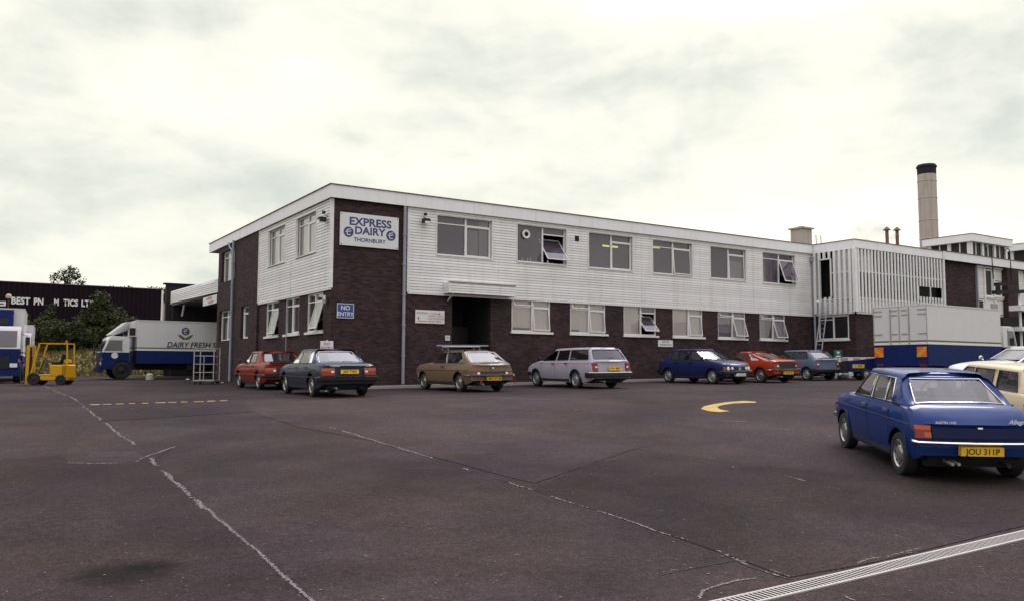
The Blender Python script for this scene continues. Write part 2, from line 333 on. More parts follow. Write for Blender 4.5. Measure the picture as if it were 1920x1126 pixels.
def sheet(name, poly_px, material, off=.006, jitter=0, kind='structure', sub=10):
    """a thin sheet of surfacing laid on the yard; outline given by points on the ground"""
    pts = []
    P = [gpx(*p) for p in poly_px]
    for a, b in zip(P, P[1:]+P[:1]):
        n = max(1, int((b-a).length/.5))
        for i in range(n): q = a.lerp(b, i/n); pts.append((q.x+rnd.uniform(-jitter, jitter), q.y+rnd.uniform(-jitter, jitter)))
    bm = bmesh.new(); vs_ = [bm.verts.new((x, y, 0)) for x, y in pts]; f = bm.faces.new(vs_)
    bmesh.ops.triangulate(bm, faces=[f]); bmesh.ops.subdivide_edges(bm, edges=bm.edges, cuts=2, use_grid_fill=True); 
    bmesh.ops.triangulate(bm, faces=bm.faces)
    for v in bm.verts: v.co.z = gz(v.co.x, v.co.y)+off
    me = bpy.data.meshes.new(name); bm.to_mesh(me); bm.free(); me.materials.append(MATS[material]); o = bpy.data.objects.new(name, me); col.objects.link(o)
    return tag(o, kind=kind)
def flecks(mb, px, width, step=.05, density=.8, spread=.5, size=(.3, 1.0), off=.007):
    """worn crumbs of paint or sealant along a line on the ground"""
    P = [gpx(*p) for p in px]; ph = rnd.uniform(0, 99)
    for a, b in zip(P, P[1:]):
        L_ = (b-a).length; d = (b-a).normalized(); n = Vector((-d.y, d.x, 0)); t = 0
        while t < L_:
            q = a+d*t; k = noise.noise(Vector((q.x*1.3, q.y*1.3, ph)))+.5
            wob = n*noise.noise(Vector((q.x*2, q.y*2, ph+5)))*width*1.2
            if rnd.random() < density*min(1.3, max(0, k*1.8)):
                c = q+wob+n*rnd.gauss(0, spread*width*.5); s = width*rnd.uniform(*size); l = s*rnd.uniform(.8, 2.4); ang = rnd.uniform(-.5, .5)
                dd = Matrix.Rotation(ang, 3, 'Z') @ d; nn = Vector((-dd.y, dd.x, 0)); k_ = rnd.randint(5, 7); pts = []
                for i in range(k_):
                    an = 2*PI*i/k_; rr = rnd.uniform(.65, 1.1); p = c+dd*math.cos(an)*l*rr*.5+nn*math.sin(an)*s*rr*.5; pts.append((p.x, p.y, gz(p.x, p.y)+off))
                mb.face(pts)
            t += step*rnd.uniform(.5, 1.5)
def ribbon(mb, px, width, off=.005, wob=.3, gap=0):
    P = [gpx(*p) for p in px]; rows = []; ph = rnd.uniform(0, 50)
    Q = []
    for a, b in zip(P, P[1:]):
        n = max(1, int((b-a).length/.12)); Q += [a.lerp(b, i/n) for i in range(n)]
    Q.append(P[-1])
    for i, q in enumerate(Q):
        d = (Q[min(i+1, len(Q)-1)]-Q[max(i-1, 0)]); d.z = 0; d.normalize(); n = Vector((-d.y, d.x, 0)); c = q+n*noise.noise(Vector((q.x*2, q.y*2, ph)))*width*wob*3; w2 = width*(.5+.4*noise.noise(Vector((q.x*5, q.y*5, ph))))
        rows.append([(p.x, p.y, gz(p.x, p.y)+off) for p in (c-n*w2, c+n*w2)])
    cut = [gap and noise.noise(Vector((Q[i].x*1.7, Q[i].y*1.7, ph+9))) > gap for i in range(len(Q))]
    mb.grid(rows, skip=lambda a, b: cut[a])
sheet('asphalt_patch', [(190, 789), (330, 781), (478, 771), (470, 762), (425, 752), (300, 754), (160, 759)], 'asphalt_patch')
sheet('asphalt_patch', [(330, 835), (0, 862), (-200, 900), (-200, 1100), (0, 1200), (585, 1135), (480, 1030), (390, 955), (290, 865)], 'asphalt_patch', jitter=.01)
sheet('asphalt_patch', [(1000, 918), (1150, 965), (1350, 1035), (1480, 1083), (1620, 1058), (1920, 985), (1930, 930), (1600, 918), (1480, 893), (1240, 848), (1100, 870)], 'asphalt_patch', jitter=.01)
sheet('asphalt_patch', [(560, 800), (480, 775), (620, 770), (900, 790), (1200, 838), (1000, 905), (820, 858), (700, 826)], 'asphalt_light', jitter=.02)
L1 = [(60, 712), (110, 735), (150, 755), (175, 775), (205, 800), (250, 833)]
L2 = [(283, 858), (300, 880), (345, 918), (390, 955), (430, 990), (480, 1030), (520, 1070), (560, 1102), (590, 1130)]
L3 = [(560, 783), (620, 800), (700, 825), (800, 855), (900, 888), (1000, 918), (1080, 945), (1150, 965), (1230, 995), (1300, 1015), (1350, 1035), (1400, 1060), (1480, 1085)]
mb = MB()
ribbon(mb, L1, .02); ribbon(mb, L2, .03); ribbon(mb, L3[4:], .018); ribbon(mb, [(1000, 806), (1240, 848), (1350, 870), (1480, 893), (1620, 925), (1750, 945), (1880, 985)], .015)
ribbon(mb, [(1240, 978), (1350, 955), (1500, 932), (1620, 920)], .006); ribbon(mb, [(590, 1130), (620, 1160)], .04); ribbon(mb, [(1235, 1078), (1300, 1064), (1390, 1048)], .012)
tag(mb.build('ground_crack', 'crack', merge=False), kind='structure')
mb = MB()
flecks(mb, L1, .05, .03, .9); flecks(mb, L2[:4], .032, .008, .95, .9); flecks(mb, L2[3:], .018, .006, .95, .9, (.3, 1.3)); flecks(mb, L3[1:6], .034, .014, .95, .4, (.4, 1.3)); flecks(mb, L3[5:], .024, .008, .85, .4, (.4, 1.3))
flecks(mb, [(130, 867), (180, 868), (250, 867), (285, 851), (328, 837)], .035, .012, 1.2, .4); flecks(mb, [(130, 836), (200, 835), (260, 835), (325, 836)], .02, .03, .5); flecks(mb, [(0, 862), (60, 850), (130, 837)], .02, .04, .5)
flecks(mb, [(1240, 848), (1350, 870), (1400, 880)], .03, .06, .4); flecks(mb, [(1455, 888), (1482, 893), (1510, 901)], .03, .01, 1.2, .3); flecks(mb, [(1540, 911), (1600, 922)], .02, .04, .6)
flecks(mb, [(1365, 790), (1400, 789)], .05, .04, 1); flecks(mb, [(1440, 800), (1490, 806), (1570, 819)], .05, .05, .8)
flecks(mb, [(1312, 1122), (1322, 1108), (1350, 1097), (1385, 1087), (1418, 1083)], .022, .006, 1.6, .5); flecks(mb, [(1235, 1076), (1262, 1070), (1306, 1063)], .016, .008, .9); flecks(mb, [(1378, 1050), (1400, 1053)], .02, .008, 1.2)
flecks(mb, [(1443, 1068), (1480, 1080)], .018, .01, .9); flecks(mb, [(1608, 1056), (1625, 1048), (1650, 1044)], .02, .007, 1.4); flecks(mb, [(1665, 1043), (1725, 1027)], .02, .01, .8); flecks(mb, [(1690, 1036), (1720, 1035)], .02, .008, .9)
flecks(mb, [(1585, 1118), (1602, 1126)], .02, .006, 1.2); flecks(mb, [(1290, 948), (1400, 936), (1520, 930)], .014, .03, .4)
flecks(mb, [(650, 737), (700, 739), (755, 744)], .05, .04, .9, .3); flecks(mb, [(890, 767), (1000, 768), (1100, 767)], .05, .15, .5); flecks(mb, [(1530, 736), (1600, 737)], .06, .03, 1.1, .3); flecks(mb, [(640, 768), (760, 769)], .04, .15, .5)
tag(mb.build('worn_white_line', 'chalk', merge=False), kind='structure')
mb = MB()
for i in range(260):
    g = gpx(rnd.uniform(0, 1920), 760+366*rnd.random()**.8); s = rnd.uniform(.004, .013)
    pts = [(g.x+s*math.cos(a)*rnd.uniform(.6, 1.2), g.y+s*math.sin(a)*rnd.uniform(.6, 1.2), gz(g.x, g.y)+.007) for a in (0, 1.3, 2.6, 3.9, 5.2)]; mb.face(pts)
tag(mb.build('loose_chippings', 'chalk', merge=False), kind='stuff')
mb = MB()
for i in range(11):
    x0 = 168+i*24.5; ribbon(mb, [(x0, 758.3-i*.75), (x0+rnd.uniform(12, 20), 758-i*.75)], .16, .008, .15)
tag(mb.build('yellow_dashed_line', 'yellow_paint', merge=False), kind='structure')
mb = MB()
ribbon(mb, [(1345, 758), (1370, 756), (1395, 754.5), (1418, 754.5)], .22, .012, .1); ribbon(mb, [(1332, 763), (1350, 757.6)], .32, .010, .05)
o = mb.build('arrow_shaft', 'yellow_paint', merge=False)
bpy.data.objects.remove(o)
A_ = [(1314, 766), (1320, 761), (1338, 757), (1365, 753), (1395, 751), (1416, 752.2), (1418, 754.4), (1398, 754.8), (1375, 755.8), (1354, 759), (1344, 762.5), (1350, 767), (1368, 770.3), (1350, 772), (1330, 770.5)]
sheet('painted_arrow', A_, 'yellow_paint', .008)
mb = MB()
ribbon(mb, [(1495, 706), (1560, 706.5), (1640, 707.5)], .12, .008, .1)
tag(mb.build('yellow_line', 'yellow_paint', merge=False), kind='structure')

# drainage channel with steel grating across the near right corner
a = gpx(1341, 1126); b = gpx(1925, 993); d = (b-a); d.z = 0; d.normalize(); n = Vector((-d.y, d.x, 0)); a = a-d*1.6; L_ = (b-a).length+3
wA = (gpx(1925, 993)-gpx(1925, 1010)); wid = abs(wA.dot(n))
dr = thing('drain_channel', 'long steel drainage grating with cross bars set in the near right yard', 'drain', a)
def gp3(t, s, z): p = a+d*t-n*s; return Vector((p.x, p.y, gz(p.x, p.y)+z))-a
fr = MB(); gr = MB(); tr = MB()
for s0 in (0, wid-.022):
    for i in range(int(L_/.5)):
        A0, A1 = gp3(i*.5, s0, .012), gp3(i*.5, s0+.022, .012); B0, B1 = gp3(i*.5+.5, s0, .012), gp3(i*.5+.5, s0+.022, .012)
        fr.face([A0, B0, B1, A1]); fr.face([A0, A0-Vector((0, 0, .012)), B0-Vector((0, 0, .012)), B0]); fr.face([A1, B1, B1-Vector((0, 0, .012)), A1-Vector((0, 0, .012))])
t = 0
while t < L_-.1:
    gr.face([gp3(t, .022, .010), gp3(t+.018, .022, .010), gp3(t+.018, wid-.022, .010), gp3(t, wid-.022, .010)]); t += .046
for i in range(int(L_/.5)): tr.face([gp3(i*.5, .0, .0055), gp3(i*.5+.5, .0, .0055), gp3(i*.5+.5, wid, .0055), gp3(i*.5, wid, .0055)])
fr.build('edge_frame', 'galv', dr); gr.build('grating', 'galv', dr, merge=False); tr.build('channel', 'black_matt', dr)
# concrete gully surround with ribbed cover at left
sheet('gully_surround', [(205, 867), (130, 866), (110, 850), (135, 838), (255, 837), (322, 838), (285, 850), (250, 865)], 'asphalt_light', .0065)
mb = MB()
for i in range(14):
    x = 160+i*7; ribbon(mb, [(x, 846), (x+14, 857)], .03, .01, .05)
o = mb.build('gully_cover', 'crack', merge=False); tag(o, 'ribbed iron gully cover set in the left of the yard', 'drain cover')
# small dropped bits
def blob(name, px, s, material, label, cat, flat=.4):
    P = gpx(*px); bm = bmesh.new(); bmesh.ops.create_icosphere(bm, subdivisions=2, radius=s)
    for v in bm.verts: v.co *= 1+.5*noise.noise(v.co*3/s+Vector((px[0], 0, 0))); v.co.z *= flat
    me = bpy.data.meshes.new(name); bm.to_mesh(me); bm.free(); me.materials.append(MATS[material]); o = bpy.data.objects.new(name, me); o.location = P+Vector((0, 0, s*flat*.7)); col.objects.link(o); tag(o, label, cat)

# ------------------------------------------------------------------ main office building
X0, Y0, XC, YW = 10.9, 28.6, 37.6, 26.12
YE = 44.35; ZB = .3; ZC = 4.45; ZT = 7.70; ZR = 8.15
bld = thing('office_building', 'long two storey office block of dark brick and white boarding with flat roof', 'building', (X0, Y0, 1.0))
OFF = Vector((X0, Y0, 1.0))
def B(mb, name, material, smooth=None, parent=None, **k):
    for i, v in enumerate(mb.v): mb.v[i] = v-OFF
    o = mb.build(name, material, bld if parent is None else parent, smooth, **k); return o
# plane helpers: side 'F' front wall (faces -Y), 'L' left wall (faces -X).  s along wall, z up, o outwards
def PT(side, s, z, o=0):
    return Vector((s, Y0-o, z)) if side == 'F' else Vector((X0-o, s, z)) if side == 'L' else Vector((XC-o, s, z)) if side == 'A' else Vector((s, YW-o, z))
def wall(mb, side, s0, s1, z0, z1, holes, depth=.12, o=0):
    ss = sorted({s0, s1, *[h[0] for h in holes], *[h[1] for h in holes]}); zz = sorted({z0, z1, *[h[2] for h in holes], *[h[3] for h in holes]})
    for a, b in zip(ss, ss[1:]):
        for c, e_ in zip(zz, zz[1:]):
            if a < s0 or b > s1: continue
            mx, mz = (a+b)/2, (c+e_)/2
            if any(h[0] < mx < h[1] and h[2] < mz < h[3] for h in holes): continue
            mb.face([PT(side, a, c, o), PT(side, b, c, o), PT(side, b, e_, o), PT(side, a, e_, o)])
    for (a, b, c, e_) in holes:
        for p, q in (((a, c), (a, e_)), ((b, c), (b, e_)), ((a, c), (b, c)), ((a, e_), (b, e_))):
            mb.face([PT(side, p[0], p[1], o), PT(side, q[0], q[1], o), PT(side, q[0], q[1], o-depth), PT(side, p[0], p[1], o-depth)])
def boards(mb, side, s0, s1, z0, z1, holes, o=.05, pitch=.108):
    n = int(round((z1-z0)/pitch)); p = (z1-z0)/n
    for i in range(n):
        a, b = z0+i*p, z0+(i+1)*p; mz = (a+b)/2
        cuts = sorted([(h[0], h[1]) for h in holes if h[2] < mz < h[3]]); segs = []; c = s0
        for h0, h1 in cuts:
            if h0 > c: segs.append((c, h0))
            c = h1
        if c < s1: segs.append((c, s1))
        for c0, c1 in segs:
            mb.face([PT(side, c0, a, o+.024), PT(side, c1, a, o+.024), PT(side, c1, b-.015, o+.012), PT(side, c0, b-.015, o+.012)])
            mb.face([PT(side, c0, b-.015, o+.012), PT(side, c1, b-.015, o+.012), PT(side, c1, b-.011, o-.012), PT(side, c0, b-.011, o-.012)]); mb.face([PT(side, c0, b-.011, o-.012), PT(side, c1, b-.011, o-.012), PT(side, c1, b, o-.012), PT(side, c0, b, o-.012)])
            mb.face([PT(side, c0, a, o-.02), PT(side, c1, a, o-.02), PT(side, c1, a, o+.024), PT(side, c0, a, o+.024)])
FU = [(15.08+3.705*i, 15.08+3.705*i+2.49, 5.95, 7.52) for i in range(6)]
FL = [(18.56+2.963*i, 18.56+2.963*i+1.93, 3.12, 4.44) for i in range(6)]
LU = [(30.12, 32.33, 5.91, 7.46), (33.75, 35.97, 5.91, 7.46), (41.3, 43.7, 5.87, 7.4)]
LL = [(29.42, 31.1, 2.95, 4.38), (32.0, 33.7, 2.95, 4.38), (34.6, 36.3, 2.95, 4.38), (38.66, 39.9, 2.95, 4.45), (41.43, 43.9, 2.95, 4.45)]
DOOR = (15.81, 17.56, .9, 4.44)
mb = MB(); wall(mb, 'F', X0, XC, ZB, ZT, [(h[0], h[1], h[2], h[3]) for h in FU+FL]+[DOOR], .22); wall(mb, 'L', Y0, 37.37, ZB, ZT, LU[:2]+LL[:3], .22); wall(mb, 'L', 37.37, YE, ZB, ZT, LU[2:]+LL[3:], .22, .1)
mb.face([PT('L', 37.37, ZB, 0), PT('L', 37.37, ZT, 0), PT('L', 37.37, ZT, .1), PT('L', 37.37, ZB, .1)])
mb.face([(X0-.1, YE, ZB), (XC, YE, ZB), (XC, YE, ZT), (X0-.1, YE, ZT)])
B(mb, 'brick_wall', 'brick')
mb = MB(); boards(mb, 'F', 13.9, 37.52, ZC, ZT, FU); boards(mb, 'L', 28.62, 37.34, ZC, ZT, LU[:2])
for side, s in (('F', 13.9), ('F', 37.52), ('L', 28.62), ('L', 37.34)):
    p = PT(side, s, ZC, .03); q = PT(side, s, ZT-.01, .03)
    mb.bar(p, q, .07, .13)
[mb.bar(PT('F', x_, z_, .075), PT('F', x_, z2_, .075), .012, .03) for x_, z_, z2_ in ((20.6, ZC, ZC+.9), (17.9, 4.9, 5.9), (25.5, ZC, 7.6), (29.2, ZC, 7.6), (32.9, ZC, 5.6))]
for s in (32.9,): mb.bar(PT('L', s, ZC, .085), PT('L', s, 5.85, .085), .02, .02)
for a, b in ((13.87, 37.55),): mb.bar(PT('F', a, ZC-.025, .04), PT('F', b, ZC-.025, .04), .05, .09)
mb.bar(PT('L', 28.6, ZC-.025, .04), PT('L', 37.37, ZC-.025, .04), .05, .09)
B(mb, 'white_cladding', 'white_boards')
# fascia of panels, soffit, coping, roof
mb = MB(); g = .006
def fasc(mb, p, q, out, n, z0, z1):
    p = Vector(p); q = Vector(q); dd = (q-p)/n
    for i in range(n):
        a_, b_ = p+dd*i+dd.normalized()*g, p+dd*(i+1)-dd.normalized()*g; oo = Vector(out)*.03
        mb.face([a_+Vector((0, 0, z0)), b_+Vector((0, 0, z0)), b_+Vector((0, 0, z1)), a_+Vector((0, 0, z1))])
        c = -Vector(out)*.04
        mb.face([a_+c+Vector((0, 0, z0)), b_+c+Vector((0, 0, z0)), b_+Vector((0, 0, z0)), a_+Vector((0, 0, z0))])
        for e1 in (a_, b_): mb.face([e1+Vector((0, 0, z0)), e1+Vector((0, 0, z1)), e1+c+Vector((0, 0, z1)), e1+c+Vector((0, 0, z0))])
o_ = .16; YO = 46.2
fasc(mb, (X0-o_, Y0-o_, 0), (XC-o_, Y0-o_, 0), (0, -1, 0), 9, ZT-.02, ZR); fasc(mb, (X0-o_, Y0-o_, 0), (X0-o_, YO, 0), (-1, 0, 0), 6, ZT-.02, ZR)
fasc(mb, (XC-o_, YW-o_, 0), (XC-o_, Y0-o_, 0), (-1, 0, 0), 1, ZT-.02, ZR)
fasc(mb, (XC-o_, YW-o_, 0), (45.4, YW-o_, 0), (0, -1, 0), 4, ZT-.02, ZR); fasc(mb, (45.4, YW-o_-.15, 0), (66, YW-o_-.15, 0), (0, -1, 0), 9, ZT-.02, ZR)
fasc(mb, (45.4, YW-o_-.15, 0), (45.4, YW-o_, 0), (-1, 0, 0), 1, ZT-.02, ZR); fasc(mb, (X0-o_, YO, 0), (20, YO, 0), (0, 1, 0), 3, ZT-.02, ZR)
B(mb, 'fascia', 'fascia')
mb = MB(); zz = ZR
o2 = o_+.015
for p, q in (((X0-o2, Y0-o2), (XC-o2, Y0-o2)), ((X0-o2, Y0-o2), (X0-o2, YO+.015)), ((XC-o2, YW-o2), (XC-o2, Y0-o2)), ((XC-o2, YW-o2), (45.4, YW-o2)), ((45.4-.015, YW-o2-.15), (66, YW-o2-.15))):
    mb.bar((*p, zz+.012), (*q, zz+.012), .05, .03)
B(mb, 'coping', 'coping')
mb = MB(); mb.box(X0-o_+.02, XC, Y0-o_+.02, YO-.02, ZR-.1, ZR-.02); mb.box(XC-o_+.02, 66, YW-.1, YO-.02, ZR-.1, ZR-.021); B(mb, 'roof', 'felt')
mb = MB(); mb.face([(X0-o_+.03, Y0-o_+.03, ZT), (XC, Y0-o_+.03, ZT), (XC, Y0, ZT), (X0-o_+.03, Y0, ZT)]); mb.face([(X0-o_+.03, Y0, ZT), (X0, Y0, ZT), (X0, YO-.03, ZT), (X0-o_+.03, YO-.03, ZT)])
mb.face([(X0, YE, ZT), (20, YE, ZT), (20, YO-.03, ZT), (X0, YO-.03, ZT)]); mb.face([(XC-o_+.03, YW-o_-.1, ZT), (66, YW-o_-.1, ZT), (66, YW+.2, ZT), (XC-o_+.03, YW+.2, ZT)]); B(mb, 'soffit', 'soffit')
# rooms behind the windows
mb = MB()
mb.face([(X0+.25, Y0+4.5, 1), (XC, Y0+4.5, 1), (XC, Y0+4.5, 7.6), (X0+.25, Y0+4.5, 7.6)]); mb.face([(X0+4.5, Y0+4.5, 1), (X0+4.5, YE, 1), (X0+4.5, YE, 7.6), (X0+4.5, Y0+4.5, 7.6)])
for x in [14.4+3.705*i for i in range(7)]: mb.box(x-.05, x+.05, Y0+.23, Y0+4.48, 4.8, 7.6)
for x in [18.0+2.963*i for i in range(7)]: mb.box(x-.05, x+.05, Y0+.23, Y0+4.48, 1.2, 4.4)
for y in (33.0, 37.3, 40.5): mb.box(X0+.23, X0+4.48, y-.05, y+.05, 1.2, 7.6)
B(mb, 'inner_wall', 'room_wall')
mb = MB(); mb.box(X0+.23, XC, Y0+.23, Y0+4.49, 4.5, 4.75); mb.box(X0+.23, XC, Y0+.23, Y0+4.49, 7.6, 7.65); mb.box(X0+.231, X0+4.49, Y0+4.5, YE-.1, 4.5, 4.75); mb.box(X0+.231, X0+4.49, Y0+4.5, YE-.1, 7.6, 7.65); B(mb, 'inner_floor', 'room_wall')
# ---- windows
def window(side, h, mull=.53, lt=True, tilt=0, blind=None, nets=False, sill=True, pivot=1.0, lamp=False, topopen=False, label=None, opp=False, curtain=False):
    s0, s1, z0, z1 = h; cx = (s0+s1)/2
    base = PT(side, cx, z0, 0)-OFF
    fw = .055; o0 = -.06
    # local frame of each window: x along the wall to the viewer's right, y up, z out
    xd, od = FRONT if side in 'FB' else LEFT
    M = face_frame(base, xd, od); W = (s1-s0)/2; H = z1-z0
    fr = MB()
    def bx(x0, x1, y0, y1, z_=(-.10, -.03)): fr.box(x0, x1, y0, y1, z_[0], z_[1])
    bx(-W, W, 0, fw); bx(-W, W, H-fw, H); bx(-W, -W+fw, fw, H-fw); bx(W-fw, W, fw, H-fw)
    mx = -W+2*W*mull; bx(mx-.035, mx+.035, fw, H-fw, (-.10, -.02))
    tz = H-.32
    rt = tz
    if lt: bx(-W+fw, mx-.035, tz-.02, tz+.02, (-.09, -.035))
    bx(mx+.035, W-fw, tz-.025, tz+.025, (-.09, -.03))
    wn_ = fr.build('window', 'frame_white', bld, M=M)
    if label: wn_['label'] = label
    if sill:
        s = MB(); s.box(-W-.05, W+.1, -.09, -.002, -.1, .09); s.build('sill', 'frame_white', wn_)
    if blind or side in 'FL' and False: pass
    gl = MB()
    def gq(x0, x1, y0, y1, z=-.07): gl.face([(x0, y0, z), (x1, y0, z), (x1, y1, z), (x0, y1, z)])
    if lt: gq(-W+fw, mx-.035, fw, tz-.02); gq(-W+fw, mx-.035, tz+.02, H-fw)
    else: gq(-W+fw, mx-.035, fw, H-fw)
    gq(mx+.035, W-fw, tz+.025, H-fw)
    if not tilt: gq(mx+.035, W-fw, fw, tz-.025)
    gl.build('pane', 'win_glass_side' if side == 'L' else 'win_glass', wn_, merge=False)
    # opening light
    sw, sh = (W-fw)-(mx+.035), tz-.025-fw; sm = MB(); f2 = .035; zc = .0
    sm.box(0, sw, -sh, -sh+f2, -.02, .02); sm.box(0, sw, -f2, 0, -.02, .02); sm.box(0, f2, -sh+f2, -f2, -.02, .02); sm.box(sw-f2, sw, -sh+f2, -f2, -.02, .02)
    piv = (1-pivot)*sh
    for i, v in enumerate(sm.v): sm.v[i] = v+Vector((0, piv, 0))
    Ms = Matrix.Translation((mx+.035, tz-.025-piv, -.05)) @ Matrix.Rotation(-R(tilt), 4, 'X')
    so_ = sm.build('sash', 'frame_white', wn_, M=Ms)
    if tilt:
        g2 = MB(); g2.face([(f2, -sh+f2+piv, 0), (sw-f2, -sh+f2+piv, 0), (sw-f2, -f2+piv, 0), (f2, -f2+piv, 0)]); g2.build('sash_pane', 'win_glass_side' if side == 'L' else 'win_glass', wn_, M=Ms, merge=False)
        st = MB(); c = Ms @ Vector((sw-.02, -sh*.8+piv, 0)); st.bar((sw+mx+.02, tz-.1-sh*.5, -.04), c, .012); st.bar((mx+.05, tz-.1-sh*.5, -.04), Ms @ Vector((.02, -sh*.8+piv, 0)), .012); st.build('stay', 'steel', wn_)
    if topopen:
        t = MB(); tw = mx-.035-(-W+fw); th = .28; t.box(0, tw, -th, -th+.03, -.015, .015); t.box(0, tw, -.03, 0, -.015, .015); t.box(0, .03, -th+.03, -.03, -.015, .015); t.box(tw-.03, tw, -th+.03, -.03, -.015, .015)
        t.build('top_light', 'frame_white', wn_, M=Matrix.Translation((-W+fw, H-fw, -.03)) @ Matrix.Rotation(-R(35), 4, 'X'))
    if blind:
        bmt, spans = blind
        b_ = MB()
        for (x0, x1, y0, y1) in spans:
            X_0, X_1 = -W+2*W*x0, -W+2*W*x1; n = max(3, int((X_1-X_0)/.09)); rows = []
            zz_ = -.095 if bmt == 'net_curtain' else -.13
            for k in range(n+1): xx = X_0+(X_1-X_0)*k/n; dz = .012*(k % 2); rows.append([(xx, H*y0, zz_-dz), (xx, H*y1, zz_-dz)])
            b_.grid(rows)
        b_.build('blind', bmt, wn_)
    if lamp:
        l = MB(); l.box(mx+.1 if lamp == 1 else -W+.1, (W-.2) if lamp == 1 else mx-.15, H-.44+(.18 if lamp == 2 else 0), H-.37+(.18 if lamp == 2 else 0), -.75, -.7); l.build('strip_light', 'glow_tube', wn_)
    # white lining board round upper windows
    if side == 'F' and z0 > 5 or (side == 'L' and z0 > 5 and s0 < 40):
        r_ = MB(); e1 = .09
        r_.box(-W-.035, -W-.001, -.02, H+.03, -.04, e1); r_.box(W+.001, W+.035, -.02, H+.03, -.04, e1); r_.box(-W, W, H+.001, H+.03, -.04, e1); r_.box(-W, W, -.035, -.001, -.04, e1+.02)
        r_.build('surround', 'white_boards', wn_)
    return wn_
window('F', FU[0], lt=True, sill=False, blind=('blind_grey', [(.0, .06, 0, 1), (.6, .78, 0, .7), (.8, 1, 0, .95)]))
wm = window('F', FU[1], lt=False, sill=False, tilt=38, pivot=.5, label='upper window with a round fan in the left pane and its right light tipped open')
window('F', FU[2], lt=False, sill=False, lamp=1); window('F', FU[3], lt=True, sill=False, tilt=4, lamp=2); window('F', FU[4], lt=False, sill=False, tilt=2, blind=('blind_grey', [(.55, .95, 0, .6)])); window('F', FU[5], lt=True, sill=False, tilt=20)
full = ('blind', [(0.02, .98, 0.02, 1)])
window('F', FL[0], lt=True, tilt=7, topopen=True, blind=('blind', [(0.02, .5, .12, 1), (.5, .98, .02, 1)])); window('F', FL[1], lt=True, tilt=7, topopen=True, blind=('blind', [(0.02, .3, .12, 1), (.3, .98, .05, 1)])); window('F', FL[2], lt=False, tilt=42, pivot=.55, blind=('blind', [(0.02, .5, .0, 1)]), lamp=1)
window('F', FL[3], lt=False, tilt=6, blind=full); window('F', FL[4], lt=True, tilt=17, topopen=True, blind=('blind_grey', [(0.02, .5, .2, 1), (.5, .98, .05, .9)])); window('F', FL[5], lt=True, tilt=17, topopen=True, blind=('blind_grey', [(0.02, .28, .0, 1), (.55, .98, 0, .9)]))
for h in LU: window('L', h, mull=.5, lt=True, sill=h[0] > 40, blind=('net_curtain', [(.06, .99, .02, 1)]))
window('L', LL[0], mull=.5, tilt=16); window('L', LL[1], mull=.5); window('L', LL[2], mull=.45, tilt=12); window('L', LL[3], mull=.06); window('L', LL[4], mull=.5)
# bits on the sill of the second upper window
fan = MB(); c = PT('F', FU[1][0]+.48, 7.12, .02)-OFF
fan.lathe([(.10, 0), (.17, -.02), (.19, 0), (.19, .05), (.12, .06)], c, 'y', 20); fan.build('fan_ring', 'frame_white', bld); fan = MB(); fan.lathe([(.001, .03), (.11, .03)], c, 'y', 16); fan.build('fan_hole', 'black_matt', bld)
for i, (dx_, hh, mt) in enumerate(((.38, .16, 'sign_white'), (.66, .14, 'sign_white'), (.80, .2, 'sign_white'), (1.42, .06, 'sign_red'), (1.68, .13, 'sign_white'), (1.9, .08, 'sign_blue'))):
    q = MB(); q.lathe([(.0, 0), (.035, 0), (.04, hh*.7), (.02, hh*.85), (.022, hh), (0, hh)], (0, 0, 0), 'z', 10); o = q.build('bottle', mt, smooth=40); o.location = PT('F', FU[1][0]+dx_, 6.01, -.16)
    tag(o, ['squat white tub on the left of the upper sill below the fan', 'shorter of the paired white bottles on the upper sill', 'tall white bottle beside the middle bar of the upper window', 'low red pot under the tipped upper window', 'white mug under the tipped upper window', 'small blue pot at the right end of the upper sill'][i], 'container', 'containers on the upper window sill')
# doorway, recess, porch
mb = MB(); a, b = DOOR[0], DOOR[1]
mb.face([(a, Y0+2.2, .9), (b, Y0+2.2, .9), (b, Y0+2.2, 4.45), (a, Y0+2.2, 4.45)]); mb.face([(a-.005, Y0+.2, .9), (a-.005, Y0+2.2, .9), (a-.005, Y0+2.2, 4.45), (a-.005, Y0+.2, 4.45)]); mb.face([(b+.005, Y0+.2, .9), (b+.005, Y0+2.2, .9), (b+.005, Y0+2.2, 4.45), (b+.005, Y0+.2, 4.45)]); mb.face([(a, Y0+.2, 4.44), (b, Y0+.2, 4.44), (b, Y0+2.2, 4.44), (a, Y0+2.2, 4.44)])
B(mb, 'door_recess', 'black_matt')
mb = MB(); mb.box(a+.1, b-.1, Y0+1.6, Y0+1.66, 1.1, 3.3); dl = B(mb, 'entrance_door', 'black'); mb = MB(); mb.box(a+.3, a+.34, Y0+1.52, Y0+1.58, 2.0, 2.5); B(mb, 'door_handle', 'steel', parent=dl)
mb = MB(); boards(mb, 'F', 15.4, 18.4, 4.47, 4.83, [], .5, .09)
mb.box(15.38, 18.42, Y0-.5, Y0-.05, 4.84, 4.87); mb.box(15.38, 15.41, Y0-.52, Y0-.08, 4.46, 4.84); mb.box(18.39, 18.42, Y0-.52, Y0-.08, 4.46, 4.84); mb.box(15.4, 18.4, Y0-.5, Y0-.08, 4.46, 4.475)
mb.bar((15.6, Y0-.45, 4.45), (15.6, Y0-.02, 4.2), .04)
B(mb, 'porch_canopy', 'white_boards'); mb = MB(); mb.bar((15.36, Y0-.53, 4.885), (18.44, Y0-.53, 4.885), .03); B(mb, 'porch_trim', 'coping')
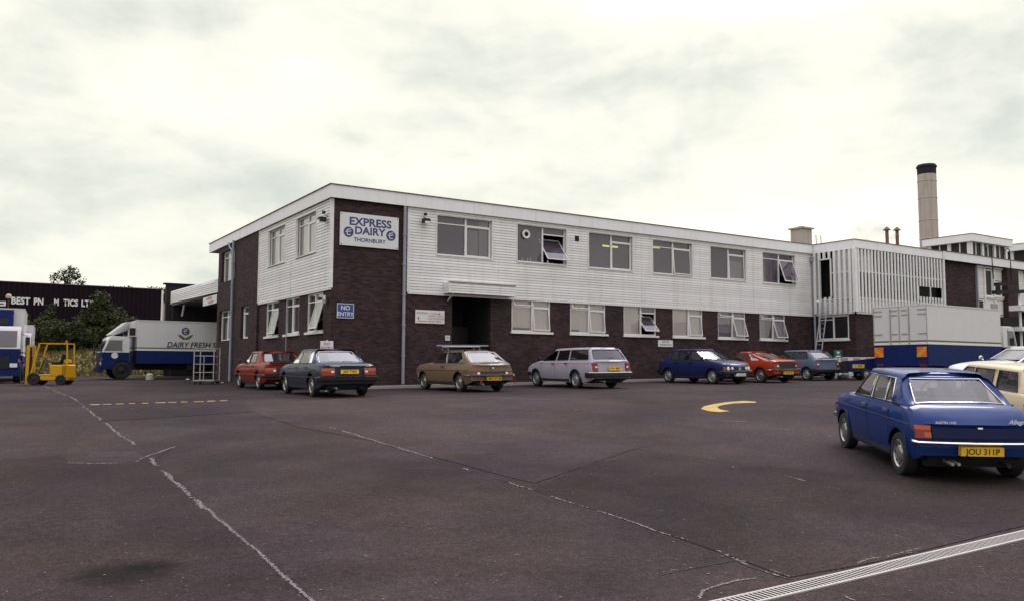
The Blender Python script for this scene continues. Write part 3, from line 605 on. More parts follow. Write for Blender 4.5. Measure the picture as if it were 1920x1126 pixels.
# downpipes
def pipe(pts, r=.055):
    mb = MB(); mb.tube(pts, r, 10)
    a_, b_ = Vector(pts[-2]), Vector(pts[-1])
    for k in range(1, 6):
        if abs(b_.x-a_.x)+abs(b_.y-a_.y) < .01: c = a_.lerp(b_, k/6); mb.tube([c-Vector((0, 0, .04)), c+Vector((0, 0, .04))], r*1.25, 10)
    B(mb, 'downpipe', 'pipe_grey', 40)
pipe([(13.7, Y0-.1, 7.72), (13.7, Y0-.1, .95)], .06)
pipe([(X0-.2, 41.2, 7.72), (X0-.2, 41.2, .9)], .06); pipe([(X0-.2, 42.1, 7.7), (X0-.2, 41.85, 7.45), (X0-.2, 41.2, 7.2)], .045)
pipe([(37.38, Y0-.2, 7.3), (37.45, Y0-.2, .95)], .06); mb = MB(); mb.box(37.25, 37.5, Y0-.28, Y0-.09, 7.25, 7.5); B(mb, 'hopper_head', 'pipe_grey')
pipe([(X0-.17, 33.0, 4.3), (X0-.17, 33.0, 1.0)], .02)
# vent, wall lamps
mb = MB(); mb.box(21.74, 21.94, Y0-.09, Y0-.02, 7.04, 7.27); B(mb, 'air_vent', 'black_matt')
def lamp_head(P, od, label):
    t = thing('wall_lamp', label, 'lamp', P); od = Vector(od)
    mb = MB(); mb.bar((0, 0, 0), od*.12, .05); mb.build('bracket', 'steel', t)
    mb = MB(); mb.lathe([(0, .08), (.06, .08), (.07, 0), (.05, -.02), (0, -.02)], od*.14+Vector((0, 0, .08)), 'z', 12); mb.build('sensor', 'black', t, 40)
    mb = MB(); c = od*.2; mb.box(c.x-.13, c.x+.13, c.y-.11, c.y+.11, -.24, -.07); mb.build('housing', 'black', t); mb = MB(); mb.box(c.x-.1+od.x*.04, c.x+.1+od.x*.04, c.y-.09+od.y*.04, c.y+.09+od.y*.04, -.255, -.18); mb.build('lens', 'lamp_clear', t)
lamp_head((14.5, Y0-.08, 7.32), (0, -1, 0), 'black security lamp on the front boarding left of the first upper window'); lamp_head((X0-.08, 28.95, 7.08), (-1, 0, 0), 'black security lamp on the side boarding close to the brick corner')
mb = MB(); mb.lathe([(0, -.06), (.09, -.06), (.11, 0), (.09, .06), (0, .06)], (0, 0, 0), 'z', 12); o = mb.build('alarm_bell', 'steel', smooth=30); o.location = PT('L', 28.95, 4.05, .12); o.scale = (.7, 1, 2.4); tag(o, 'grey alarm box on the side wall between the last window and the corner', 'alarm box')
# signs
def board_sign(name, P, W_, H_, frame, material, border, label, cat='sign', th=.03, group=None):
    t = thing(name, label, cat, P, group=group); M = face_frame((0, 0, 0), *frame)
    mb = MB(); mb.box(-W_/2, W_/2, -H_/2, H_/2, 0, th); mb.build('panel', material, t, M=M)
    if border:
        bw = .02; mb = MB(); 
        for x0, x1, y0, y1 in ((-W_/2, W_/2, -H_/2, -H_/2+bw), (-W_/2, W_/2, H_/2-bw, H_/2), (-W_/2, -W_/2+bw, -H_/2+bw, H_/2-bw), (W_/2-bw, W_/2, -H_/2+bw, H_/2-bw)): mb.box(x0, x1, y0, y1, th-.004, th+.005)
        mb.build('border', border, t, M=M)
    return t, M
def at(M, x, y, z): return M @ Matrix.Translation((x, y, z))
def emblem(t, M, x, y, r, th, ink='sign_blue_ink', paper='sign_white'):
    mb = MB(); n = 28; 
    mb.face([(r*math.cos(2*PI*k/n), r*math.sin(2*PI*k/n), 0) for k in range(n)]); o = mb.build('emblem', ink, t, M=at(M, x, y, th+.003), merge=False)
    s = MB(); k = r
    def q(pts): s.face([(p[0]*k, p[1]*k, .003) for p in pts])
    q([(-.62, -.1), (.55, .1), (.5, .24), (-.66, .06)]); q([(-.2, .36), (.5, .52), (.55, .68), (-.3, .5)]); q([(-.15, -.52), (.4, -.42), (.36, -.58), (-.1, -.68)])
    q([(-.3, .5), (-.42, .36), (-.32, .1), (-.2, .12), (-.22, .36), (-.15, .4)]); q([(-.4, -.08), (-.26, -.06), (-.12, -.5), (-.16, -.66), (-.34, -.5)])
    s.build('emblem_letter', paper, o, merge=False)
sg, M = board_sign('company_sign', PT('F', 12.3, 6.6, .03), 2.3, 1.2, FRONT, 'sign_white', None, 'large white company board reading express dairy thornbury on the brick corner', th=.05)
put_text('lettering', 'EXPRESS', .40, 'sign_blue_ink', sg, at(M, .02, .29, .056), bold=.03, xs=1.12); put_text('lettering', 'DAIRY', .38, 'sign_blue_ink', sg, at(M, 0, -.03, .056), bold=.03, xs=1.10); put_text('lettering', 'THORNBURY', .20, 'sign_blue_ink', sg, at(M, 0, -.36, .056), bold=.02, xs=1.04)
emblem(sg, M, -.83, -.1, .19, .055); emblem(sg, M, .84, -.1, .19, .055)
mb = MB()
for sx in (-1, 1):
    for sy in (-1, 1): mb.lathe([(0, .06), (.02, .06), (.02, .05)], (sx*1.1, sy*.55, 0), 'z', 8)
mb.build('bolt', 'ink', sg, M=M)
sg, M = board_sign('no_entry_sign', PT('F', 11.42, 3.65, .02), .64, .52, FRONT, 'sign_blue', 'sign_white', 'blue no entry board with white border on the brick corner wall')
put_text('lettering', 'NO', .22, 'sign_white', sg, at(M, 0, .1, .034), bold=.02); put_text('lettering', 'ENTRY', .2, 'sign_white', sg, at(M, 0, -.12, .034), bold=.02)
sg, M = board_sign('direction_sign', PT('F', 14.83, 3.56, .02), 1.24, .5, FRONT, 'sign_white', None, 'white direction board with red lettering and arrows left of the entrance doorway')
put_text('lettering', 'RECEPTION', .09, 'sign_red', sg, at(M, -.33, .13, .033), bold=.01)
put_text('lettering', 'TRAFFIC OFFICE', .09, 'sign_red', sg, at(M, .25, .03, .033), bold=.01); put_text('lettering', 'STAFF ENTRANCE', .09, 'sign_red', sg, at(M, .25, -.07, .033), bold=.01); put_text('lettering', 'RETAIL DEPOT', .09, 'sign_red', sg, at(M, .22, -.17, .033), bold=.01)
mb = MB(); mb.box(-.0, .38, .115, .135, .031, .034); mb.face([(.38, .09, .034), (.46, .125, .034), (.38, .16, .034)]); mb.box(-.5, -.12, -.185, -.165, .031, .034); mb.box(-.5, -.48, -.165, -.08, .031, .034); mb.face([(-.54, -.08, .034), (-.44, -.08, .034), (-.49, .0, .034)]); mb.build('arrow', 'sign_red', sg, M=M)
sg, M = board_sign('visitors_sign', PT('F', 26.94, 2.78, .02), .9, .3, FRONT, 'sign_white', None, 'small white visitors parking board low on the brick under the window gap')
put_text('lettering', 'VISITORS', .11, 'ink', sg, at(M, 0, .07, .033), bold=.01); put_text('lettering', 'PARKING ONLY', .1, 'ink', sg, at(M, 0, -.06, .033), bold=.01)
sg, M = board_sign('notice_plate', PT('F', 15.6, 2.78, .02), .2, .19, FRONT, 'sign_white', None, 'tiny pale plate beside the dark doorway')
mb = MB(); [mb.box(-.07, .07, y, y+.015, .03, .033) for y in (.04, 0, -.04)]; mb.build('lettering', 'ink', sg, M=M)

# ---- right hand wing with slatted screen
def screen(side, s0, s1, pitch, backs, openings, z0=4.5, z1=7.68):
    mb = MB(); n = int(round(abs(s1-s0)/pitch)); p = (s1-s0)/n
    for i in range(n+1):
        s = s0+p*i; zs = [(z0, z1)]
        for (a, b, c, e_) in openings:
            if min(a, b) < s < max(a, b): zs = [(z0, c+.12 if c < 5.9 else c), (e_, z1)] if side == 'B' else [(z0, c), (e_, z1)]
        for c, e_ in zs:
            q = MB(); P0 = PT(side, s, c, .22); P1 = PT(side, s, e_, .22)
            mb.bar(P0, P1, .04, .04) if False else mb.box(*((s-.062, s+.062, YW-.25, YW-.20) if side == 'B' else (XC-.25, XC-.20, s-.07, s+.07)), c, e_)
    return mb
mb = screen('B', XC+.05, 45.3, .285, None, [(42.87, 45.15, 5.4, 6.07)])
mb.v += []; B(mb, 'screen_slat', 'frame_white', merge=False) if False else None
# individual slats: copies of one mesh would break the flush join, so the screen is one slatted part per face
B(mb, 'slatted_screen', 'frame_white', merge=False)
mb = screen('A', 26.2, 28.3, .285, None, [(27.33, 28.04, 5.32, 7.28)]); B(mb, 'slatted_screen', 'frame_white', merge=False)
mb = MB()
for z in (6.55, 5.2): mb.bar(PT('B', XC, z, .17), PT('B', 45.4 if z > 6 else 45.4, z, .17), .05, .06); mb.bar(PT('A', 28.4, z, .17), PT('A', 26.1, z, .17), .05, .06) if z < 6 else mb.bar(PT('A', 27.3, z, .17), PT('A', 26.1, z, .17), .05, .06)
for a, b in ((42.87, 45.15),):
    for s in (a, (a+b)/2, b): mb.bar(PT('B', s, 5.35, .2), PT('B', s, 6.1, .2), .05, .05)
for s in (27.33, 28.04): mb.bar(PT('A', s, 5.32, .2), PT('A', s, 7.3, .2), .07, .07)
mb.bar(PT('A', 27.33, 7.3, .2), PT('A', 28.04, 7.3, .2), .07, .07); mb.bar(PT('B', 45.32, 4.5, .22), PT('B', 45.32, 7.68, .22), .12, .12); mb.box(XC-.26, XC-.08, YW-.26, YW-.08, 4.5, 7.67)
B(mb, 'screen_rail', 'frame_white')
mb = MB(); boards(mb, 'B', XC, 45.35, 4.42, 5.15, [], .06); boards(mb, 'A', 26.1, 28.5, 4.42, 5.15, [], .06); boards(mb, 'B', XC, 39.2, 6.6, 7.68, [], -.05); boards(mb, 'A', 26.1, 27.2, 5.2, 7.68, [], .03); boards(mb, 'A', 28.05, 28.5, 5.2, 7.68, [], .03)
B(mb, 'white_cladding', 'white_boards')
mb = MB(); wall(mb, 'A', 26.12, Y0, ZB, 4.42, [(26.5, 28.32, 3.15, 4.4)], .2); wall(mb, 'B', XC, 49.0, ZB, 4.42, [(39.3, 40.6, 3.15, 4.35)], .2); wall(mb, 'B', 45.4, 49.0, 4.42, ZT, []); wall(mb, 'B', 52.0, 53.3, ZB, ZT, [], o=.3); wall(mb, 'B', 56.4, 66, ZB, ZT, [])
mb.face([PT('B', 52, ZB, .3), PT('B', 52, ZT, .3), PT('B', 52, ZT, -.3), PT('B', 52, ZB, -.3)]); B(mb, 'brick_wall', 'brick')
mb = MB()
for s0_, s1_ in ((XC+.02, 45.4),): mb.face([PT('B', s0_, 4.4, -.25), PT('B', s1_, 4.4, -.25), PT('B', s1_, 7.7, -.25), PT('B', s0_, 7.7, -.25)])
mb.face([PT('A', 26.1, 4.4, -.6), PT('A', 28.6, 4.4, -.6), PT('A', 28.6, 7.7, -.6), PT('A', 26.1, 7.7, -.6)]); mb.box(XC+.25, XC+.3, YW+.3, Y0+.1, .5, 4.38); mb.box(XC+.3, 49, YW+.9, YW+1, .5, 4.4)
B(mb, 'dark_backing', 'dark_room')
def plain_window(side, h, mulls=1, tr=None, label=None):
    s0, s1, z0, z1 = h; xd, od = FRONT if side in 'FB' else LEFT; M = face_frame(PT(side, (s0+s1)/2, z0)-OFF, xd, od); W = (s1-s0)/2; H = z1-z0; fr = MB(); fw = .08
    fr.box(-W, W, 0, fw, -.1, -.02); fr.box(-W, W, H-fw, H, -.1, -.02); fr.box(-W, -W+fw, fw, H-fw, -.1, -.02); fr.box(W-fw, W, fw, H-fw, -.1, -.02)
    for k in range(mulls): x = -W+2*W*(k+1)/(mulls+1); fr.box(x-.04, x+.04, fw, H-fw, -.1, -.015)
    if tr: fr.box(-W+fw, 0, H*tr, H*tr+.05, -.09, -.02)
    o = fr.build('window', 'frame_white', bld, M=M); g_ = MB(); g_.face([(-W, 0, -.07), (W, 0, -.07), (W, H, -.07), (-W, H, -.07)]); g_.build('pane', 'black', o); s = MB(); s.box(-W-.06, W+.06, -.08, -.002, -.1, .08); s.build('sill', 'frame_white', o)
    return o
plain_window('A', (26.5, 28.32, 3.15, 4.4), 1, .8); plain_window('B', (39.3, 40.6, 3.15, 4.35), 0)
# recessed bays right of the brick panel
mb = MB(); boards(mb, 'B', 49.0, 50.1, 5.75, 7.68, [], -.05); boards(mb, 'B', 51.0, 52.0, 6.9, 7.68, [], -.05); boards(mb, 'B', 53.3, 54.6, 5.6, 7.68, [], -.05)
mb.face([PT('B', 49.9, 4.4, -.02), PT('B', 52, 4.4, -.02), PT('B', 52, 5.9, -.02), PT('B', 49.9, 5.9, -.02)]); mb.face([PT('B', 49.0, ZB, -.03), PT('B', 52, ZB, -.03), PT('B', 52, 4.42, -.03), PT('B', 49.0, 4.42, -.03)])
for s in (49.95, 51.0): mb.bar(PT('B', s, 5.6, 0), PT('B', s, 7.68, 0), .1, .1)
mb.bar(PT('B', 49, 7.6, 0), PT('B', 52, 7.6, 0), .1, .1); mb.bar(PT('B', 50, 5.8, 0), PT('B', 52, 5.8, 0), .1, .1); B(mb, 'white_cladding', 'white_boards')
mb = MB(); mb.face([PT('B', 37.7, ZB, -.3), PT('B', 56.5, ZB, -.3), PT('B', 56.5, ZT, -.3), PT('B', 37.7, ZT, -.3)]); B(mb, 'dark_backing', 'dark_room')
mb = MB(); mb.bar(PT('B', 49.05, 4.4, .05), PT('B', 49.05, 7.66, .05), .12, .12); B(mb, 'corner_post', 'pipe_grey')
mb = MB(); mb.box(50.6, 51.3, YW-.03, YW+.02, 4.95, 5.5); B(mb, 'vent_panel', 'blind_grey')
for (a, b, c, e_) in ((49.15, 49.9, 4.5, 5.7), (50.1, 50.9, 5.9, 7.5), (51.1, 51.95, 5.95, 6.85), (54.7, 56.4, 4.6, 7.5)):
    plain_window('B', (a, b, c, e_), 0)
mb = MB(); z = 4.75
mb.tube([PT('B', 50.1, 5.05, .12), PT('B', 51.1, 5.05, .12), PT('B', 51.15, 4.7, .12), PT('B', 51.15, 4.5, .12)], .035); mb.tube([PT('B', 50.2, 4.85, .1), PT('B', 52, 4.85, .1)], .02); B(mb, 'wall_pipe', 'black')
mb = MB()
for s in (50.0, 52.1): mb.tube([PT('B', s-.35, 8.4, .3), PT('B', s-.3, 8.75, .3), PT('B', s, 8.85, .3), PT('B', s+.25, 8.8, .3), PT('B', s+.3, 8.5, .3), PT('B', s+.3, 6.9, .36)], .03)
B(mb, 'vent_pipe', 'black')
# raised rooflight storey
def penthouse(xa, xb, ya, yb, zt, zb=8.1, bays=3, sb=2):
    t = MB(); t.box(xa+.3, xb-.3, ya+.3, yb-.3, zb, zb+.35); 
    for i in range(bays+1): x = xa+.35+(xb-xa-.7)*i/bays; t.box(x-.12, x+.12, ya+.28, ya+.5, zb+.35, zt-.5)
    for i in range(sb+1): y = ya+.35+(yb-ya-.7)*i/sb; t.box(xa+.28, xa+.5, y-.12, y+.12, zb+.351, zt-.501)
    B(t, 'rooflight_frame', 'frame_white')
    t = MB(); t.box(xa, xb, ya, yb, zt-.5, zt); B(t, 'rooflight_fascia', 'fascia'); t = MB(); t.box(xa-.03, xb+.03, ya-.03, yb+.03, zt, zt+.04); B(t, 'coping', 'coping')
    t = MB(); t.box(xa+.4, xb-.4, ya+.4, yb-.4, zb+.3, zt-.45); B(t, 'rooflight_glass', 'black')
    for i in range(bays): t = MB(); x = xa+.35+(xb-xa-.7)*(i+.5)/bays; t.box(x-.04, x+.04, ya+.36, ya+.42, zb+.35, zt-.5); B(t, 'rooflight_bar', 'frame_white')
    for i in range(sb): t = MB(); y = ya+.35+(yb-ya-.7)*(i+.5)/sb; t.box(xa+.36, xa+.42, y-.04, y+.04, zb+.35, zt-.5); B(t, 'rooflight_bar', 'frame_white')
penthouse(57.93, 63.4, 31.0, 34.6, 10.96, bays=3, sb=2)
penthouse(68.0, 74, 31.0, 36.0, 11.3, bays=3, sb=2)

# roof stacks
ch = thing('brick_chimney', 'square grey brick chimney on the roof by the inner corner', 'chimney', (39.7, 30.9, 8.1))
mb = MB(); mb.box(-.42, .42, -.4, .4, -.1, 1.42); mb.build('shaft', 'stack_concrete', ch); mb = MB(); mb.box(-.52, .52, -.5, .5, 1.42, 1.5); mb.lathe([(.0, 1.6), (.18, 1.6), (.2, 1.5)], (0, 0, 0), 'z', 12); mb.build('cap', 'stack_concrete', ch)
cs = thing('factory_chimney', 'tall round pale concrete stack with a black cap behind the rooflights', 'chimney', (59.5, 34.9, 8.1))
cs.location = (60.36, 35.5, 8.1)
CR = .655
mb = MB(); mb.lathe([(CR, 0), (CR, 8.15)], (0, 0, 0), 'z', 40); mb.build('shaft', 'stack_concrete', cs, 60)
mb = MB(); mb.lathe([(CR+.005, 8.15), (CR+.01, 8.62), (CR+.06, 8.68), (CR+.06, 8.78), (CR-.02, 8.9), (CR-.2, 8.9), (CR-.2, 8.1)], (0, 0, 0), 'z', 40); mb.build('cap', 'black_matt', cs, 30)
mb = MB(); [mb.lathe([(CR, z), (CR+.025, z+.02), (CR+.025, z+.05), (CR, z+.07)], (0, 0, 0), 'z', 40) for z in (3.2, 4.6, 6.3, 7.6)]; mb.build('band', 'stack_concrete', cs, 30)
for i, (px, lab) in enumerate(((1664, 'left of two small capped metal flues on the slatted wing roof'), (1683, 'right of two small capped metal flues on the slatted wing roof'))):
    P = onY(px, 466, 29.0); f_ = thing('roof_flue', lab, 'flue', (P.x, P.y, 8.1), group='small flues on the wing roof')
    s_ = (P.z-8.1)+1.05
    mb = MB(); mb.lathe([(.10, -.05), (.095, s_)], (0, 0, 0), 'z', 14); mb.build('pipe', 'coping', f_, 40); mb = MB(); mb.lathe([(.23, s_+.03), (.21, s_+.06), (.02, s_+.24), (0, s_+.24)], (0, 0, 0), 'z', 14); mb.build('cowl', 'coping', f_, 40)
t = thing('roof_ladder', 'thin ladder ends standing above the roof edge at the inner corner', 'ladder', (0, 0, 0))
p, q = onY(1531, 462, 28.9), onY(1540, 462, 28.9); t.location = (p.x, p.y, 8.1); q = q-p; q.z = 0
mb = MB()
for c in (Vector((0, 0, 0)), q): mb.bar(c, c+Vector((-.03, 0, p.z-8.1+.62)), .03)
mb.build('stile', 'coping', t)
# steam from the flues
def puff(name, P, R_, dens, label):
    bm = bmesh.new(); bmesh.ops.create_icosphere(bm, subdivisions=3, radius=1)
    for v in bm.verts: v.co *= 1+.35*noise.noise(v.co*2+Vector(P)); v.co.x *= R_[0]; v.co.y *= R_[1]; v.co.z *= R_[2]
    me = bpy.data.meshes.new(name); bm.to_mesh(me); bm.free(); m = bpy.data.materials.new('steam'); m.use_nodes = True; N = m.node_tree.nodes; L = m.node_tree.links; N.clear()
    o_ = N.new('ShaderNodeOutputMaterial'); v_ = N.new('ShaderNodeVolumePrincipled'); v_.inputs['Color'].default_value = (.8, .86, .84, 1); nz = N.new('ShaderNodeTexNoise'); nz.inputs['Scale'].default_value = 1.3; nz.inputs['Detail'].default_value = 4; tc = N.new('ShaderNodeTexCoord'); L.new(tc.outputs['Object'], nz.inputs['Vector'])
    mr = N.new('ShaderNodeMapRange'); mr.inputs[1].default_value = .42; mr.inputs[2].default_value = .75; mr.inputs[3].default_value = 0; mr.inputs[4].default_value = dens; L.new(nz.outputs['Fac'], mr.inputs[0]); L.new(mr.outputs[0], v_.inputs['Density']); L.new(v_.outputs[0], o_.inputs['Volume'])
    me.materials.append(m); o = bpy.data.objects.new(name, me); col.objects.link(o); o.location = P; tag(o, label, 'steam', kind='stuff')
puff('steam', onY(1630, 434, 30.5), (1.6, .9, .75), .7, 'thin grey-green steam drifting left from the roof flues')
puff('steam', onY(1675, 441, 29.3), (.75, .4, .3), 1.5, 'small puff of white steam between the flue cowls')

# pavement along the front of the office
mb = MB(); xs = [X0+.0+i for i in range(0, 27)]+[XC]
mb.grid([[(x, Y0-1.05, gz(x, Y0-1.05)-.1) for x in xs], [(x, Y0-1.05, gz(x, Y0-1.05)+.09) for x in xs], [(x, Y0-.93, gz(x, Y0-1.05)+.105) for x in xs]]); tag(mb.build('kerb', 'concrete'), kind='structure')
mb = MB(); mb.grid([[(x, Y0-.93, gz(x, Y0-1.05)+.10) for x in xs], [(x, Y0+.05, gz(x, Y0-1.05)+.12) for x in xs]]); tag(mb.build('pavement', 'asphalt_patch'), kind='structure')

# ------------------------------------------------------------------ cars
def wheel(car, x, y, r, side, hubm='hub', wdt=.17):
    w_ = MB(); s = side
    w_.lathe([(r*.62, -.5*wdt*s), (r*.93, -.5*wdt*s), (r, -.36*wdt*s), (r, .36*wdt*s), (r*.94, .5*wdt*s), (r*.70, .52*wdt*s), (r*.66, .46*wdt*s)], (0, 0, 0), 'y', 28)
    o = w_.build('wheel', 'rubber', car, 35, M=Matrix.Translation((x, y, r)))
    h = MB(); h.lathe([(r*.67, .47*wdt*s), (r*.62, .50*wdt*s), (r*.58, .40*wdt*s), (r*.42, .36*wdt*s), (r*.36, .44*wdt*s), (r*.22, .50*wdt*s), (0, .50*wdt*s)], (0, 0, 0), 'y', 28); h.mi = [0]*len(h.f); h.mats = [hubm]; h.mat('black')
    for k in range(8):
        a_ = 2*PI*k/8; h.box(-.016, .016, -.004, .004, -.03, .03, Matrix.Translation((math.cos(a_)*r*.5, .385*wdt*s, math.sin(a_)*r*.5)) @ Matrix.Rotation(-a_+PI/2, 4, 'Y'))
    h.build('rim', None, o, 25)
def make_car(name, label, X, Y, hd, S, RLgiven=True):
    wb, tr = S['wb'], S['tr']; ax = wb/2; r = S.get('r', .29)
    c_, s_ = math.cos(hd), math.sin(hd)
    if RLgiven: # given point is the contact of the rear left tyre
        cx = X+c_*ax+s_*tr/2; cy = Y+s_*ax-c_*tr/2
    else: cx, cy = X, Y
    car = thing(name, label, 'car'); car.matrix_world = ground_frame(cx, cy, hd)
    pm = S['paint']; H = S['H']; W = S['W']; xr, xf = S['xr'], S['xf']
    A, Bq, Cq, D = S['A'], S['B'], S['C'], S['D']
    top, sh, plan = S['top'], S['sh'], S['plan']
    sill = S.get('sill', .20); ra = r+.055
    doors = S['doors']; bonnet = (A[0]+.06, S.get('bonnet_end', xf-.12))
    # stations
    st = {xr, xr+.03, xr+.08, xr+.16, xr+.28, xf, xf-.03, xf-.08, xf-.16, xf-.28, A[0], D[0], bonnet[0], bonnet[1]}
    for wx in (-ax, ax):
        for k in range(13): st.add(round(wx-ra*math.cos(PI*k/12), 4))
        st.add(round(wx-ra-.001, 4)); st.add(round(wx+ra+.001, 4))
    for d0, d1 in doors: st.add(d0); st.add(d1)
    x = xr
    while x < xf: st.add(round(x, 3)); x += .16
    st = sorted(st); st2 = [st[0]]
    for x in st[1:]:
        if x-st2[-1] > .0006: st2.append(x)
    st = st2
    def bot(x):
        b_ = lin([(xr, .36), (xr+.5, sill+.03), (xr+.7, sill), (xf-.6, sill), (xf, .30)], x)
        for wx in (-ax, ax):
            if abs(x-wx) <= ra+1e-6:
                z = r+math.sqrt(max(0, ra*ra-(x-wx)**2)); b_ = max(b_, z)
        return b_
    crease = S.get('crease', .62)
    rearrake = S.get('rear_rake', .10); frontrake = S.get('front_rake', .06)
    def section(x):
        w0 = hermite(plan, x); b_ = bot(x); s = hermite(sh, x); t_ = hermite(top, x); mz = max(crease, b_+.03); mz = min(mz, s-.06); mlow = b_+(mz-b_)*.45
        cab = D[0] <= x <= A[0]
        if cab: t_ = s+.012
        tuck = .89 if b_ < .35 else .985
        P = [(w0*tuck, b_), (w0*(.96 if b_ < .35 else .995), mlow), (w0, mz), (w0*.98, mz+(s-mz)*.45), (w0*.95, s-.03), (w0*.93, s), (w0*.89, s+(t_-s)*.45+.008), (w0*.74, s+(t_-s)*.8+.012), (w0*.4, t_), (0, t_+.004)]
        out_ = []
        for k, (y, z) in enumerate(P):
            e = 0
            if x < xr+.35: q = (1-(x-xr)/.35); e += rearrake*q*max(0, (z-.5))*1.4
            if x > xf-.35: q = (1-(xf-x)/.35); e -= frontrake*q*max(0, (z-.5))*1.6
            # plan curvature of tail and nose
            if x < xr+.16: e += .09*(y/max(w0, .01))**2*(1-(x-xr)/.16) if w0 else 0
            if x > xf-.16: e -= .12*(y/max(w0, .01))**2*(1-(xf-x)/.16)
            out_.append(Vector((x+e, y, z)))
        return out_
    secs = [section(x) for x in st]; NR = len(secs[0])
    def kind(i, k):
        xm = (st[i]+st[i+1])/2
        for j, (d0, d1) in enumerate(doors):
            if d0 < xm < d1 and 1 <= k+1 <= 5 and k >= 0 and k < 5: return ('door', j)
        if bonnet[0] < xm < bonnet[1] and k >= 6: return ('bonnet', 0)
        return None
    bod = MB(); parts = {}
    inner = {}
    for sgn in (1, -1):
        for i in range(len(st)-1):
            for k in range(NR-1):
                q = [secs[i][k], secs[i+1][k], secs[i+1][k+1], secs[i][k+1]]
                q = [Vector((p.x, p.y*sgn, p.z)) for p in q]
                kd = kind(i, k); xm = (st[i]+st[i+1])/2
                if kd is None:
                    cab = D[0] < xm < A[0] and k >= 6
                    bod.mat('seat_cloth' if cab else pm); bod.face(q if sgn > 0 else list(reversed(q)))
                else:
                    key = kd+((sgn,) if kd[0] == 'door' else ()); parts.setdefault(key, MB()).face(q if sgn > 0 else list(reversed(q)))
    for e_ in (0, -1):
        sec = secs[e_]
        for k in range(NR-1):
            bod.mat(pm); bod.face([Vector((sec[k].x, sec[k].y, sec[k].z)), Vector((sec[k+1].x, sec[k+1].y, sec[k+1].z)), Vector((sec[k+1].x, -sec[k+1].y, sec[k+1].z)), Vector((sec[k].x, -sec[k].y, sec[k].z))])
    bo = bod.build('body', pm, car, 38)
    for key, q in parts.items():
        # pull each panel's outline in a little so that a shut line shows
        nm = {'door': 'door', 'bonnet': 'bonnet'}[key[0]]
        xs_ = [v.x for v in q.v]; zs_ = [v.z for v in q.v]; x0_, x1_ = min(xs_), max(xs_)
        for v in q.v:
            if abs(v.x-x0_) < .004: v.x += .007
            elif abs(v.x-x1_) < .004: v.x -= .007
        o = q.build(nm, pm, car, 38)
        if key[0] == 'door':
            d0, d1 = doors[key[1]]; sgn = key[2]; yy = hermite(plan, d0+.14)*.985*sgn; zz_ = hermite(sh, d0+.1)-.085
            h = MB(); h.box(d0+.05, d0+.2, min(yy, yy+.03*sgn), max(yy, yy+.03*sgn), zz_-.02, zz_+.02); h.build('door_handle', S.get('trim', 'chrome'), o)
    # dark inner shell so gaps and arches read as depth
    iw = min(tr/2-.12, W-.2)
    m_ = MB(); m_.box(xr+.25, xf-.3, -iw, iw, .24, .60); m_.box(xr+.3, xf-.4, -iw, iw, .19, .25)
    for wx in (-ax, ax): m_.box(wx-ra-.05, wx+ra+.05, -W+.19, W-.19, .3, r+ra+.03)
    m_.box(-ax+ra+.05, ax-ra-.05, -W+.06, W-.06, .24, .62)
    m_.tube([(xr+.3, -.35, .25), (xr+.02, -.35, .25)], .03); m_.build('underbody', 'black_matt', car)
    # greenhouse
    zb = [hermite(sh, A[0])+.0, 0]
    def lev(z_frac): return z_frac
    zg0, zg1 = 0.06, S.get('gtop', .90)
    levels = [0.0, .07, .35, .65, zg1, 1.0]
    gw0, gw1 = W*.91, S.get('roofw', .60)
    pill = S['pill']  # list of (x at belt, x at top, kind) from front to rear
    zbelt_f, zbelt_r = A[1], D[1]; zt_f, zt_r = Bq[1]-.055, Cq[1]-.055
    rings = []
    NSEG = 6
    def ring(t, inset=0, dz=0, g=1, f=1):
        xa = A[0]+(Bq[0]-A[0])*t; xd = D[0]+(Cq[0]-D[0])*t+S.get('rs', .08)*max(0, (t-zg1)/(1-zg1)); te = t
        hw = gw0+(gw1-gw0)*(t**1.15)
        pts = []; kinds = []
        def zof(x): k_ = (x-xd)/(xa-xd+1e-9); base = zbelt_r+(zbelt_f-zbelt_r)*k_; tp = zt_r+(zt_f-zt_r)*k_+.012*math.sin(PI*max(0, min(1, k_))); return base+(tp-base)*t
        def zof0(x): return zbelt_r+(zbelt_f-zbelt_r)*(x-xd)/(xa-xd+1e-9)
        mid = (xa+xd)/2
        def add(x, y, kd):
            z_ = zof(x); k3 = min(1, abs(y)/hw)**3; z_ += (hermite(sh, max(xd, min(xa, x)))+.004-(zof0(x)))*k3*(1-t)
            pts.append(Vector((mid+(x-mid)*g, y*f, z_+dz))); kinds.append(kd)
        bul = .10; cw = hw-.05
        for k in range(NSEG+1):   # windscreen, right to left
            y = -cw+2*cw*k/NSEG; xx = xa-.10+bul*(1-(y/cw)**2)*1.0+.0
            add(xx+ .0, y, 'W')
        sidepts = []
        for (b0, t0, kd) in pill: sidepts.append((b0+(t0-b0)*t, kd))
        for xx, kd in sidepts: add(xx, hw-.035*abs((xx-mid)/(xa-mid))**4, 'S'+kd)
        bul2 = S.get('rbul', .07)
        for k in range(NSEG+1):
            y = cw-2*cw*k/NSEG
            if k in (1, NSEG-1): y = math.copysign(cw-S.get('rpil', .10), y)
            elif 1 < k < NSEG-1: y = (cw-S.get('rpil', .10))*(1-2*(k-1)/(NSEG-2))
            add(xd+.07-bul2*(1-(y/cw)**2), y, 'R')
        for xx, kd in reversed(sidepts): add(xx, -(hw-.035*abs((xx-mid)/(xa-mid))**4), 'T'+kd)
        return pts
    ns = len(pill)
